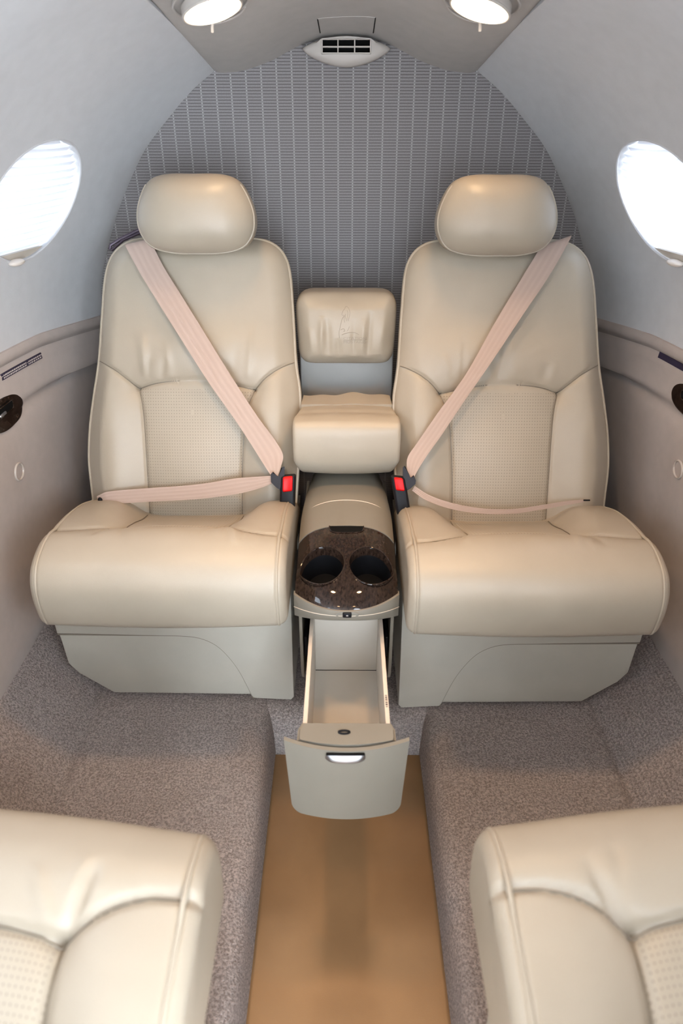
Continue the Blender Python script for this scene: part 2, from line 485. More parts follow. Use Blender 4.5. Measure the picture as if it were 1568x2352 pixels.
# lower wall: recessed band under the ledge, then a bulge and the plain panel down to the carpet
def lower_row(y):
    xu = wall_row(y)[0, 0]
    t = min(max((y-1.30)/.40, 0), 1)
    xb = .683*(1-t)+.640*t
    xr = xu+.004; zd = -.022*min(max((y-1.45)/.25, 0), 1)
    L_ = [(xu+.03, .722), (xu-.002, .722), (xu-.006, .717), (xu-.006, .701), (xr+.001, .692), (xr+.003, .686), (xr-.003, .678), (xr-.002, .67), (xr-.003, .635), (min(xr-.003, xb+.02), .612),
            (xb+.004, .596), (xb-.004, .575), (xb-.006, .54), (xb-.003, .45), (xb, .30), (xb-.002, .10), (xb-.01, -.02)]
    return [(x, z+(zd if i < 10 else 0)) for i, (x, z) in enumerate(L_)]
def make_lower_wall(m, name):
    ys = np.concatenate([np.linspace(YFRONT if m < 0 else YDOOR-.12, 1.1, 20), np.linspace(1.13, YB+.03, 30)])
    rows = []
    for y in ys:
        r = catmull(lower_row(y), 90)
        out = np.array([(.76, -.02), (.76, r[0, 1])])
        loop = np.vstack([r, out]); rows.append(np.column_stack([m*loop[:, 0], np.full(len(loop), y), loop[:, 1]]))
    k = len(rows[0]); bm = bmesh.new(); vs = [bm.verts.new(v) for v in np.vstack(rows)]
    for i in range(len(ys)-1):
        for j in range(k): bm.faces.new([vs[a] for a in (i*k+j, (i+1)*k+j, (i+1)*k+(j+1) % k, i*k+(j+1) % k)])
    bm.faces.new(vs[:k]); bm.faces.new(vs[-k:][::-1])
    return struct(from_bm(name, bm, 'taupe', sharp=.9))

# aft bulkhead
def make_bulkhead():
    V = []; nx, nz = 2, 2
    W = .80; z0, z1 = -.05, 1.42
    bm = bmesh.new(); bm_box(bm, (0, YB+.02, (z0+z1)/2), (2*W, .04, z1-z0), 0)
    me = bpy.data.meshes.new('wall_back'); bm.to_mesh(me); bm.free(); me.materials.append(M['bulk'])
    uvl = me.uv_layers.new(name='uv')
    for lp in me.loops:
        c = me.vertices[lp.vertex_index].co; uvl.data[lp.index].uv = (c.x+5*.0323, c.z+.4)
    return struct(link_mesh('wall_back', me))

def ceil_prof(y):
    """half profile of the overhead panel, (x, z)"""
    t = (YB-y)/.40
    if t <= 1: ex = .272+.030*t; dz = .077*t
    else:
        g = min((t-1)/2.0, 1); ex = .302+.030*g; dz = .077+.042*g
    return [(0, 1.262+dz*.8), (.05, 1.260+dz*.8), (.095, 1.249+dz*.85), (.155, 1.223+dz*.93), (.213, 1.206+dz), (.25, 1.202+dz), (ex-.004, 1.2025+dz), (ex+.003, 1.206+dz)]
def make_ceiling():
    ys = np.concatenate([np.linspace(YFRONT, 1.2, 24), np.linspace(1.25, YB+.02, 20)])
    rows = []
    for y in ys:
        h = catmull(ceil_prof(y), 40)
        full = np.vstack([np.column_stack([-h[::-1, 0], h[::-1, 1]]), h[1:]])
        ex = h[-1, 0]; top = 1.44
        full = np.vstack([full, [(ex+.02, h[-1, 1]+.05), (ex, top), (-ex, top), (-ex-.02, h[-1, 1]+.05)]])
        rows.append(np.column_stack([full[:, 0], np.full(len(full), y), full[:, 1]]))
    k = len(rows[0]); bm = bmesh.new(); vs = [bm.verts.new(v) for v in np.vstack(rows)]
    for i in range(len(ys)-1):
        for j in range(k): bm.faces.new([vs[a] for a in (i*k+j, (i+1)*k+j, (i+1)*k+(j+1) % k, i*k+(j+1) % k)])
    bm.faces.new(vs[:k]); bm.faces.new(vs[-k:][::-1])
    return struct(from_bm('ceiling', bm, 'ceilpanel', sharp=.7))
def ceil_z(x, y):
    h = catmull(ceil_prof(y), 60); return float(np.interp(abs(x), h[:, 0], h[:, 1]))
def ceil_normal(x, y):
    e = .004
    dx = (ceil_z(x+e, y)-ceil_z(x-e, y))/(2*e); dy = (ceil_z(x, y+e)-ceil_z(x, y-e))/(2*e)
    return Vector((dx, dy, -1)).normalized()

# floor: two carpeted sills, the carpeted step behind the aisle well, the vinyl well floor
TWL = .154; TWR = .170; TZ = -.13; TY = 1.055
def make_floor():
    def side(m, rib):
        TW = TWL if m < 0 else TWR
        prof = [(TW+.010, TZ-.004), (TW+.009, TZ+.010), (TW-.001, TZ+.018), (TW-.001, -.09), (TW+.002, -.045), (TW+.008, -.015), (TW+.022, 0), (TW+.05, .002), (.30, .001), (.45, .000), (.535, .002), (.548, -.003), (.557, .006), (.60, .045), (.66, .10), (.70, .135)]
        return prof
    for m, nm in ((-1, 'floor'), (1, 'floor.001')):
        ys = np.concatenate([np.linspace(YFRONT, 1.0, 60), np.linspace(1.02, YB+.01, 24)])
        pr = catmull(side(m, False), 150)
        rng = np.random.RandomState(3+m)
        V = []
        for y in ys:
            for (x, z) in pr:
                V.append((m*x, y, z))
        k = len(pr); V = np.array(V)
        V[:, 2] += .0018*np.sin(V[:, 1]*31+m)*np.sin(V[:, 0]*23)
        F = [(i*k+j, (i+1)*k+j, (i+1)*k+j+1, i*k+j+1) for i in range(len(ys)-1) for j in range(k-1)]
        if m > 0: F = [f[::-1] for f in F]
        o = mesh(nm, V, F, 'carpet')
        o.data.materials.append(M['carpet_rib'])
        for p in o.data.polygons:
            c = p.center+Vector(ORG[o.name])
            if m > 0 and abs(c.x) > .555: p.material_index = 1
        struct(o)
    # step behind the well
    pr = catmull([(TY+.010, TZ-.004), (TY+.009, TZ+.010), (TY-.001, TZ+.018), (TY, -.09), (TY+.006, -.045), (TY+.014, -.016), (TY+.032, -.003), (TY+.07, -.001), (1.4, 0), (YB+.01, 0)], 60)
    xs = np.linspace(-TWL-.03, TWR+.03, 20)
    V = [(x, y, z-.0015) for x in xs for (y, z) in pr]; k = len(pr)
    F = [(i*k+j, (i+1)*k+j, (i+1)*k+j+1, i*k+j+1) for i in range(len(xs)-1) for j in range(k-1)]
    struct(mesh('floor.002', V, F, 'carpet'))
    o = box('floor.003', (0, (YFRONT+TY+.02)/2, TZ-.01), (2*TWR+.03, TY+.02-YFRONT, .02), 'trench', None, 0); struct(o)
    # black strips painting the shadow line where the carpet meets the well floor
    for m in (-1, 1):
        struct(box('trim_1' if m < 0 else 'trim_2', (m*((TWL if m < 0 else TWR)+.0035), (YFRONT+TY)/2, TZ+.001), (.003, TY-YFRONT, .002), 'void', None, .0008))
    # hull under and around the cabin
    for m in (-1, 1):
        y0 = YFRONT if m < 0 else YDOOR-.12
        struct(box('wall_left_outer' if m < 0 else 'wall_right_outer', (m*.80, (y0+YB)/2, .26), (.03, YB-y0+.1, .90), 'headliner', None, 0))
    struct(box('floor.004', (0, (YFRONT+YB)/2, -.20), (1.64, YB-YFRONT+.1, .05), 'headliner', None, 0))

for s_ in (-1, 1):
    struct(box('wall_front', (s_*.59, YFRONT-.02, .62), (.50, .04, 1.66), 'headliner', None, 0))
struct(box('wall_front', (0, YFRONT-.02, 1.36), (.70, .04, .20), 'headliner', None, 0))
make_upper_wall(-1, 'wall_left'); make_upper_wall(1, 'wall_right')
make_lower_wall(-1, 'wall_left_lower'); make_lower_wall(1, 'wall_right_lower')
make_bulkhead(); make_ceiling(); make_floor()

# windows: lip, pane, pleated shade with its bar and knob
def make_window(m, wy, n, shaded, lab):
    V = []
    pts = []
    for i in range(120):
        a = 2*PI*i/120; y = wy+WIN_A*math.cos(a); z = WIN_Z+WIN_B*math.sin(a)
        pts.append((m*(wall_x(y, z)+.0022), y, z))
    fr = struct(tube_obj('window_%d' % n, pts, .0028, 'headliner', None, True, 8))
    fr['label'] = 'pale lip round the oval cabin window'
    bm = bmesh.new(); ring = []; ring2 = []
    for i in range(96):
        a = 2*PI*i/96; y = wy+(WIN_A-.0015)*math.cos(a); z = WIN_Z+(WIN_B-.0015)*math.sin(a); x = wall_x(y, z)+WTH*.98
        ring.append(bm.verts.new((m*x, y, z)))
    bm.faces.new(ring)
    from_bm('window_pane', bm, 'glass', fr)
    if not shaded: return
    sh = thing('window_shade', (m*wall_x(wy, WIN_Z-WIN_B), wy, WIN_Z-WIN_B), lab, 'window shade', None)
    rows = []; zb = WIN_Z-WIN_B+.014; zt = WIN_Z+WIN_B-.0015; NPL = 15; zs = np.linspace(zb, zt, NPL*2+1)
    ny = 24; V = []; F = []
    for i, z in enumerate(zs):
        hw = WIN_A*math.sqrt(max(1-((z-WIN_Z)/WIN_B)**2, 0))-.0035
        a0 = wy-hw; a1 = wy+hw
        mid = math.exp(-((z-(WIN_Z-.01))/.035)**2)
        a1 -= .010*mid*(1.0 if i % 2 else .45)
        for j in range(ny):
            y = a0+(a1-a0)*j/(ny-1)
            sag = .0035*math.sin(PI*j/(ny-1))
            V.append((m*(wall_x(y, z)+.013+(.0055 if i % 2 else -.0035)), y, z-sag*(1-abs(i/len(zs)-.5))))
    for i in range(len(zs)-1):
        for j in range(ny-1): F.append((i*ny+j, i*ny+j+1, (i+1)*ny+j+1, (i+1)*ny+j))
    mesh('pleated_cloth', V, F, 'shade', sh, smooth=False)
    # bottom bar fills the foot of the oval
    V = []; F = []; nb = 26; z1 = zb+.001
    bm = bmesh.new(); fa = []; fb = []
    a_hi = math.asin((z1-WIN_Z)/WIN_B)
    for k in range(nb):
        a = -PI-a_hi+(PI+2*a_hi)*k/(nb-1) if False else (PI-a_hi)+(PI+2*a_hi)*k/(nb-1)
        y = wy+(WIN_A-.003)*math.cos(a); z = WIN_Z+(WIN_B-.003)*math.sin(a); x = wall_x(y, z)
        fa.append(bm.verts.new((m*(x+.006), y, z))); fb.append(bm.verts.new((m*(x+.020), y, z)))
    bm.faces.new(fa); bm.faces.new(fb[::-1])
    for k in range(nb): bm.faces.new((fa[k], fb[k], fb[(k+1) % nb], fa[(k+1) % nb]))
    bar = from_bm('shade_bar', bm, 'shade_bar', sh)
    ky = wy+(-.030 if m < 0 else -.012); kz = WIN_Z-WIN_B+.002
    V = []; F = []
    bm = bmesh.new(); bmesh.ops.create_uvsphere(bm, u_segments=24, v_segments=14, radius=1)
    bmesh.ops.scale(bm, vec=(.013, .024, .0062), verts=bm.verts)
    bmesh.ops.translate(bm, vec=(m*(wall_x(ky, kz)-.004), ky, kz), verts=bm.verts)
    from_bm('pull_knob', bm, 'knob', bar)
make_window(-1, WIN_Y[-1][0], 1, True, 'white pleated shade drawn over the oval window on the left cabin wall')
make_window(1, WIN_Y[1][0], 2, True, 'white pleated shade drawn over the oval window on the right cabin wall')
make_window(-1, WIN_Y[-1][1], 3, False, ''); make_window(-1, WIN_Y[-1][2], 4, False, '')


# ================================================================== OVERHEAD
def make_lamp(x, y, label, group='ceiling reading lamps'):
    z = ceil_z(x, y); n = ceil_normal(x, y); s = 1 if x > 0 else -1
    lamp = thing('reading_lamp', (x, y, z), label, 'lamp', group)
    # recess rim lying in the panel
    a = Vector((1, 0, 0)); a = (a-n*a.dot(n)).normalized(); b = n.cross(a)
    rim = [Vector((x, y, z))+n*.0006+a*.060*math.cos(t)+b*.062*math.sin(t) for t in np.linspace(0, 2*PI, 64, endpoint=False)]
    tube_obj('rim', rim, .0022, 'ceilpanel', lamp, True, 6)
    # tilted lens facing down and inwards
    d = Vector((-s*.27, -.18, -1)).normalized(); a2 = Vector((1, 0, 0)); a2 = (a2-d*a2.dot(d)).normalized(); b2 = d.cross(a2)
    c = Vector((x, y, z))+n*.012
    bm = bmesh.new(); bmesh.ops.create_uvsphere(bm, u_segments=40, v_segments=16, radius=1)
    bmesh.ops.delete(bm, geom=[v for v in bm.verts if v.co.z < -.02], context='VERTS')
    bmesh.ops.scale(bm, vec=(.046, .046, .006), verts=bm.verts)
    R3 = Matrix((a2, b2, d)).transposed().to_4x4()
    bmesh.ops.transform(bm, matrix=Matrix.Translation(c) @ R3, verts=bm.verts)
    from_bm('lens', bm, 'lamp', lamp)
    V = []; F = []; nk = 48
    for rr, off in ((.0462, .000), (.0485, .001), (.0490, -.003), (.047, -.014), (.030, -.024), (.0, -.026)):
        for k in range(nk):
            t = 2*PI*k/nk; V.append(c+d*off+a2*rr*math.cos(t)+b2*rr*math.sin(t))
    for q in range(5):
        for k in range(nk): F.append((q*nk+k, q*nk+(k+1) % nk, (q+1)*nk+(k+1) % nk, (q+1)*nk+k))
    mesh('lamp_housing', V, F, 'vent', lamp, sharp=.8)
    ring = [c-d*.001+a2*.0475*math.cos(t)+b2*.0475*math.sin(t) for t in np.linspace(0, 2*PI, 64, endpoint=False)]
    tube_obj('lamp_ring', ring, .0024, 'vent', lamp, True, 8)
    # bracket and wire below the lens on the aft side
    p = c+Vector((s*.004, .052, -.004))
    br = box('bracket', p, (.026, .012, .009), 'vent', lamp, .003)
    tube_obj('clip', [p+Vector((s*.006, .004, -.003)), p+Vector((s*.009, .012, -.010)), p+Vector((s*.010, .016, -.017))], .0026, 'knob', br)
    arc = [Vector((x+.05*math.cos(t), y+.028+.05*math.sin(t), 0)) for t in np.linspace(.25, PI-.25, 24)]
    arc = [Vector((q.x, q.y, ceil_z(q.x, q.y)-.003)) for q in arc]
    tube_obj('retaining_wire', arc, .0017, 'vent', lamp)
    return lamp
make_lamp(-.212, 1.330, 'lit round reading lamp in the ceiling panel above the left aft seat')
make_lamp(.212, 1.325, 'lit round reading lamp in the ceiling panel above the right aft seat')

def make_vent():
    yv = YB-.012
    v = thing('air_vent', (0, yv, 1.243), 'pale lens-shaped air vent at the top of the grey bulkhead', 'air vent')
    c = at_y(795, 113, yv); 
    pts = []
    for t in np.linspace(-1, 1, 33): pts.append((t*.0905, .0185*(1-t*t)**.75+.004*(1-abs(t))))
    for t in np.linspace(1, -1, 33)[1:-1]: pts.append((t*.0905, -.0285*(1-t*t)**.8-.003*(1-abs(t))))
    # bezel with a window cut for the grille
    gw, gh = .0505, .0135; gz = .003
    bm = bmesh.new(); n = len(pts)
    fr = lambda a, b, k: Vector((c.x+a, yv-.020*k-.012*k*(1-(a/.09)**2), c.z+b))
    inner = []
    for (a, b) in pts:       # project each rim point onto the grille rectangle
        k = 1/max(abs(a)/gw, abs(b-gz)/gh, 1e-6); inner.append((a*k, gz+(b-gz)*k))
    loops = [[bm.verts.new((c.x+a, yv+.008, c.z+b)) for a, b in pts], [bm.verts.new(fr(a, b, .25)) for a, b in pts],
             [bm.verts.new(fr(a*.97+0, b*.94, .75)) for a, b in pts],
             [bm.verts.new(fr(inner[i][0]*.55+pts[i][0]*.45, inner[i][1]*.55+pts[i][1]*.45, 1.0)) for i in range(n)],
             [bm.verts.new(fr(a, b, 1.0)) for a, b in inner], [bm.verts.new(fr(a, b, .3)) for a, b in inner]]
    for A, B in zip(loops[:-1], loops[1:]):
        for i in range(n): bm.faces.new((A[i], B[i], B[(i+1) % n], A[(i+1) % n]))
    from_bm('bezel', bm, 'vent', v, sharp=.9)
    yg = yv-.026
    box('duct', (c.x, yv-.004, c.z+gz), (2*gw, .006, 2*gh), 'void', v, 0)
    gr = thing  # grille frame
    bm = bmesh.new()
    for zz in (-gh+.0016, gh-.0016): bm_box(bm, (c.x, yg, c.z+gz+zz), (2*gw-.002, .010, .0026), .0006, 1)
    for xx in (-gw+.0016, gw-.0016): bm_box(bm, (c.x+xx, yg, c.z+gz), (.0026, .010, 2*gh-.002), .0006, 1)
    g = from_bm('grille_frame', bm, 'vent', v)
    box('slat', (c.x, yg, c.z+gz-.001), (2*gw-.006, .008, .0028), 'vent', g, .0006)
    for xx in (-gw/3, gw/3): box('divider', (c.x+xx, yg-.001, c.z+gz), (.0024, .008, 2*gh-.005), 'vent', g, .0006)
    # access panel slits in the ceiling just ahead of the vent
make_vent()
def ceil_slit(p0, p1, name, r=.0011):
    P = [Vector(p0).lerp(Vector(p1), t) for t in np.linspace(0, 1, 10)]
    P = [Vector((q.x, q.y, ceil_z(q.x, q.y)-.0002)) for q in P]
    return tube_obj(name, P, r, 'void' if r > .0008 else 'ceilpanel', None, False, 6)
for k, (s, u0, v0, u1, v1) in enumerate(((-1, 729, 43, 735, 75), (1, 862, 40, 857, 75))):
    pts = []
    for u, v in ((u0, v0), (u1, v1)):
        r = ray(u, v); lo, hi = .6, 2.2
        for _ in range(40):
            t = (lo+hi)/2; q = Vector((0, 0, ZC))+r*t
            if q.z < ceil_z(q.x, min(q.y, YB)) : lo = t
            else: hi = t
        pts.append(q)
    struct(ceil_slit(pts[0], pts[1], 'trim_%d' % (3+k)))
    if k == 0: A0 = pts[0]
    else: struct(ceil_slit(A0, pts[0], 'trim_5', .0007))

# ================================================================== SEATS
REC = math.radians(20)
BACK_OUT = [(.225,-.08),(.230,.0),(.234,.06),(.2365,.13),(.230,.20),(.217,.27),(.202,.342),(.189,.44),(.177,.52),(.160,.562),(.130,.587),(.09,.596),(0,.592),(-.10,.596),
            (-.16,.593),(-.193,.576),(-.212,.542),(-.220,.46),(-.226,.342),(-.2345,.27),(-.233,.19),(-.228,.1),(-.221,.0),(-.215,-.08)]
SEAM_UP = [(.215,.345),(.198,.343),(.160,.325),(.133,.304),(.111,.284)]
SEAM_MID = [(.111,.284),(.074,.295),(.036,.300),(-.03,.301),(-.085,.294),(-.138,.282)]
SEAM_IN = [(-.138,.282),(-.163,.308),(-.199,.331),(-.236,.345)]
INS_O = [(.111,.284),(.1035,.25),(.100,.20),(.0985,.11),(.098,.0),(.097,-.09)]
INS_I = [(-.138,.282),(-.124,.25),(-.116,.213),(-.108,.11),(-.105,.0),(-.104,-.09)]
sm = lambda L, n=60: catmull(L, n)
def make_seat(m, cx, dy, label, head_shift):
    Y0 = 1.30+dy; Z0 = .35
    seat = thing('aircraft_seat', (m*cx, Y0, 0), label, 'seat', None)
    cr, sr = math.cos(REC), math.sin(REC)
    def frame(a, b, c): return (m*(cx+a), Y0+b*sr-c*cr, Z0+b*cr+c*sr)
    so, si, su, sm_, sn = sm(INS_O), sm(INS_I), sm(SEAM_UP), sm(SEAM_MID), sm(SEAM_IN)
    rng = np.random.RandomState(11 if m < 0 else 12)
    wr = []
    for k in range(9):
        a0 = rng.uniform(-.13, .11); L = rng.uniform(.04, .12)
        b0 = .296+rng.uniform(.004, .012); wr.append(((a0, b0), (a0+rng.uniform(-.02, .02), b0+L), rng.uniform(.0016, .0036)*rng.choice([-1, 1]), rng.uniform(.006, .012)))
    def h(P, d):
        a, b = P[:, 0], P[:, 1]
        r = .016*(1-np.clip(np.abs(a)/.24, 0, 1)**2.2)
        low = 1/(1+np.exp((b-.30)/.035))
        r = r+low*(.020*np.exp(-((a-.172)/.045)**2)+.020*np.exp(-((a+.172)/.045)**2))
        r = r+.010*np.exp(-((b-.36)/.05)**2)*np.exp(-(a/.17)**2)
        r = r+.010*np.exp(-((b-.13)/.10)**2)*np.exp(-(a/.10)**2)
        for s in (so, si, su, sm_, sn): r = r+groove(pl_dist(P, s))
        for w in wr: r = r+crease(P, *w)
        return r
    V, Q, T, A, cen, o = pillow_data(BACK_OUT, h, frame, R=.032, depth=.105, nt=460, nr=110, Rd=.042)
    ins_poly = np.vstack([so, si[::-1]])
    out_poly = np.vstack([su, so, [(.30, -.12), (.30, .345)]]); in_poly = np.vstack([si[::-1], sn, [(-.30, .345), (-.30, -.12)]])
    front = cen[:, 2] > -.031
    reg = np.zeros(len(Q), int)
    reg[front & inside(cen[:, :2], out_poly)] = 1
    reg[front & inside(cen[:, :2], in_poly)] = 2
    reg[front & inside(cen[:, :2], ins_poly)] = 3
    uv = A[:, :2]+1.0
    res = split_parts(V, Q, T, uv, reg, ['backrest', 'side_bolster', 'side_bolster', 'perforated_insert'], ['leather', 'leather', 'leather', 'perf'], [seat, 0, 0, 0], m < 0)
    res[3]['label'] = 'perforated leather insert'
    back = res[0]
    c0 = o.mean(0)
    rim = [frame(*(c0+(q-c0)*.992), -.020) for q in o]
    tube_obj('piping', rim, .0032, 'piping', back, True, 8)
    hgt = pillow_data.height
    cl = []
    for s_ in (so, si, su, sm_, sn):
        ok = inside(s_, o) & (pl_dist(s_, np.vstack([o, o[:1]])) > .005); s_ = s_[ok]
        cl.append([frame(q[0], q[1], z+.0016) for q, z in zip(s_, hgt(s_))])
    seam_shadow_obj(cl, back)
    # headrest
    hz = .0; ca = -head_shift
    HO = [(0,.073),(.055,.072),(.085,.062),(.104,.036),(.116,.0),(.113,-.032),(.094,-.058),(.055,-.070),(0,-.072),(-.055,-.070),(-.094,-.058),(-.113,-.032),(-.116,.0),(-.104,.036),(-.085,.062),(-.055,.072)]
    HY, HZ = 1.43+dy, .958; tl = math.radians(8); ch, sh_ = math.cos(tl), math.sin(tl)
    def hframe(a, b, c): return (m*(cx+ca+a), HY+b*sh_-c*ch, HZ+b*ch+c*sh_)
    def hh(P, d): return .034*(1-.9*np.clip(np.abs(P[:, 0])/.120, 0, 1)**2)*(1-.9*np.clip(np.abs(P[:, 1]+.004)/.080, 0, 1)**2)
    V, Q, T, A, cen, o = pillow_data(HO, hh, hframe, R=.026, depth=.095, nt=280, nr=60, taper=.86, Rd=.036, radial=(.030, 2.7, .58))
    hd = split_parts(V, Q, T, A[:, :2]+1, np.zeros(len(Q), int), ['headrest'], ['leather'], [seat], m < 0)[0]
    c0 = o.mean(0); i0 = np.argmax(o[:, 1])
    loop = [hframe(*(c0+(q-c0)*.978), -.0165) for q in o if q[1] < .056]
    k = max(range(len(loop)), key=lambda i: (Vector(loop[i])-Vector(loop[i-1])).length); loop = loop[k:]+loop[:k]
    tube_obj('piping', loop, .0022, 'piping', hd, False, 8)
    for s in (-.035, .035):
        tube_obj('headrest_post', [hframe(s, -.05, -.075), hframe(s, -.13, -.105)], .006, 'chrome', seat)
    make_cushion(seat, m, m*(cx+.223), m*(cx-.228), .955+dy, 1, .0, m < 0)
    # seat base: front shell with the arched seam and a lower panel
    yb = 1.10+dy
    fr = lambda a, b, c: Vector((m*(cx+a), yb-c, b))
    arch = [(.27,.185),(.05,.185),(.005,.184),(-.030,.178),(-.060,.160),(-.083,.130),(-.105,.085),(-.130,.006)]
    ar = catmull(arch[1:], 30)
    shell = [(.27,.335),(.268,.19)]+[tuple(q+np.array([0, .002])) for q in ar]+[(-.213,.003),(-.220,.012),(-.224,.335)]
    prism('seat_base', shell, fr, .34, 'plastic', seat, .004)
    seam_shadow_obj([[fr(.2665, .1868, -.003)]+[fr(q[0], q[1]+.0002, -.003) for q in ar]], seat, .0019)
    lowp = [tuple(q-np.array([.0015, .002])) for q in ar][::-1]
    lowp = [(-.129,.016)]+[q for q in lowp if q[1] > .02]+[(.265,.1835),(.262,.105),(.245,.078),(.178,.020)]
    fr2 = lambda a, b, c: Vector((m*(cx+a), yb+.004-c, b))
    prism('lower_panel', lowp, fr2, .32, 'plastic', seat, .003)
    return seat, frame

def cushion_profiles(yf, dirn, tilt):
    c = [(.030,.318),(.012,.325),(.004,.345),(.000,.385),(.006,.418),(.026,.445),(.064,.461),(.098,.465),(.125,.459),(.150,.447),(.20,.420),(.27,.385),(.36,.35),(.40,.335),(.40,.315),(.22,.315)]
    b = [(.030,.318),(.012,.325),(.004,.345),(.000,.385),(.006,.418),(.026,.445),(.064,.461),(.098,.465),(.125,.460),(.150,.457),(.20,.450),(.27,.432),(.36,.39),(.40,.36),(.40,.315),(.22,.315)]
    f = lambda L: np.array([(yf+dirn*y, z) for y, z in L])
    c, b = catmull(f(c), 190, True), catmull(f(b), 190, True)
    return c, b
def make_cushion(seat, m, xo, xi, yf, dirn, flat, flip, slant=.0):
    """cushion from the outboard edge xo to the inboard edge xi; front edge at yf, body towards dirn*y"""
    c, b = cushion_profiles(yf, dirn, 0)
    cx = (xo+xi)/2; W = abs(xo-xi)
    c2 = c.copy(); c2[:, 1] = c[:, 1]*(1-flat)+b[:, 1]*flat
    aco = lambda x: (x-cx)*(1 if xo > xi else -1)      # + towards outboard
    def bw(x):
        a = aco(x)
        return 1/(1+np.exp(-(abs(a+.006)-.128)/.013))
    def prof(s):
        x = xo+(xi-xo)*s; w = bw(x); return c2*(1-w)+b*w
    t_o = catmull([(.235,.118),(.16,.123),(.11,.135),(.090,.148)], 30); t_c = catmull([(.090,.148),(.03,.142),(-.05,.142),(-.100,.148)], 30)
    t_i = catmull([(-.100,.148),(-.135,.120),(-.18,.103),(-.24,.100)], 30)
    b_o = np.array([(.090,.148),(.100,.25),(.100,.42)]); b_i = np.array([(-.100,.148),(-.107,.25),(-.108,.42)])
    seams = (t_o, t_c, t_i, b_o, b_i)
    rng = np.random.RandomState(5+int(m)+int(dirn)*3); amp_ = 1.5 if slant else .9
    wr = []
    for base in ((-.100, .148), (.090, .148)):
        for k in range(4):
            e = rng.uniform(-.02, .02); wr.append(((base[0]+e*.4, base[1]-.002), (base[0]+e*2.2, base[1]-rng.uniform(.05, .09)), rng.choice([-1, 1])*rng.uniform(.0018, .0034)*amp_, .0065))
    def disp(x, p, d):
        a = aco(x); dep = (p[:, 0]-yf)*dirn; P = np.column_stack([a, dep]); top = np.clip((p[:, 1]-.36)/.02, 0, 1)*(dep < .37)
        r = np.zeros(len(p))
        for s in seams: r = r+groove(pl_dist(P, s), .0032, .0045*amp_, .014, .005*amp_)
        for w in wr: r = r+crease(P, *w)
        r = r*top
        r = r+.006*np.clip(np.sin(np.clip(d/W*2, 0, 1)*PI/2), 0, 1)
        # piping furrow near both ends
        r = r-.003*math.exp(-((d-.016)/.0022)**2)
        return r
    V, Q, T, mm = pad_data(prof, xo, xi, .020, disp, 130)
    cen = V[Q].mean(1); a = aco(cen[:, 0]); dep = (cen[:, 1]-yf)*dirn
    C2 = np.column_stack([a, dep]); top = (cen[:, 2] > .34) & (dep < .395)
    ins = np.vstack([t_c, b_i, b_o[::-1]])
    bo = np.vstack([t_o, b_o, [(.3, .42), (.3, .118)]]); bi = np.vstack([t_i[::-1], b_i, [(-.3, .42), (-.3, .10)]])
    reg = np.zeros(len(Q), int)
    reg[top & inside(C2, bo)] = 1; reg[top & inside(C2, bi)] = 2; reg[top & inside(C2, ins)] = 3
    uv = np.column_stack([aco(V[:, 0]), (V[:, 1]-yf)*dirn])+1
    V2 = V.copy(); V2[:, 1] += slant*(aco(V[:, 0])+W/2)
    res = split_parts(V2, Q, T, uv, reg, ['seat_cushion', 'thigh_bolster', 'thigh_bolster', 'perforated_insert'], ['leather', 'leather', 'leather', 'perf'], [seat, 0, 0, 0], orient(V, Q))
    res[3]['label'] = 'perforated leather insert'
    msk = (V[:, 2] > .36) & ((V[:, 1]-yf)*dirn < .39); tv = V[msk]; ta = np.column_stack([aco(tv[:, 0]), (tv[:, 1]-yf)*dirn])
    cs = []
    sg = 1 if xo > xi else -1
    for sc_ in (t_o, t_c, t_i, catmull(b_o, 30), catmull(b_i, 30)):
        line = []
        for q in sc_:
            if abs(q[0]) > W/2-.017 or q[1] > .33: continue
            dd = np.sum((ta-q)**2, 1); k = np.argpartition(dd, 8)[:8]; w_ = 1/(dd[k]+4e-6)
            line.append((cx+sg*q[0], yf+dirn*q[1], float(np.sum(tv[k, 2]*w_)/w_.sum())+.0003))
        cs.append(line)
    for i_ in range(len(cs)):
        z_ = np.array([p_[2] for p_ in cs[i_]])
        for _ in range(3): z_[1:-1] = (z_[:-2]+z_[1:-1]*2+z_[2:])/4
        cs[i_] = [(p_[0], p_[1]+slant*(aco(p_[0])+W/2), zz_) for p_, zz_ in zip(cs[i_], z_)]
    seam_shadow_obj(cs, res[0], .0015 if slant else .0010)
    for s in (.016/W, 1-.016/W):
        p = np.asarray(prof(s)); nx = np.roll(p, -1, 0)-np.roll(p, 1, 0); n = np.column_stack([nx[:, 1], -nx[:, 0]]); n /= np.linalg.norm(n, axis=1)[:, None]
        if np.sum(p[:, 0]*np.roll(p[:, 1], -1)-np.roll(p[:, 0], -1)*p[:, 1]) < 0: n = -n
        q = p-n*.0015
        tube_obj('piping', [(xo+(xi-xo)*s, y+slant*((xo+(xi-xo)*s-cx)*sg+W/2), z) for y, z in q], .0028, 'piping', res[0], True, 8)
    return res[0]

SEAT_L, FRL = make_seat(-1, .330, 0, 'beige leather aft seat beside the left window, pale belt flat across its lap', .037)
SEAT_R, FRR = make_seat(1, .338, -.022, 'beige leather aft seat beside the right window, lap belt sagging edge-on', .045)

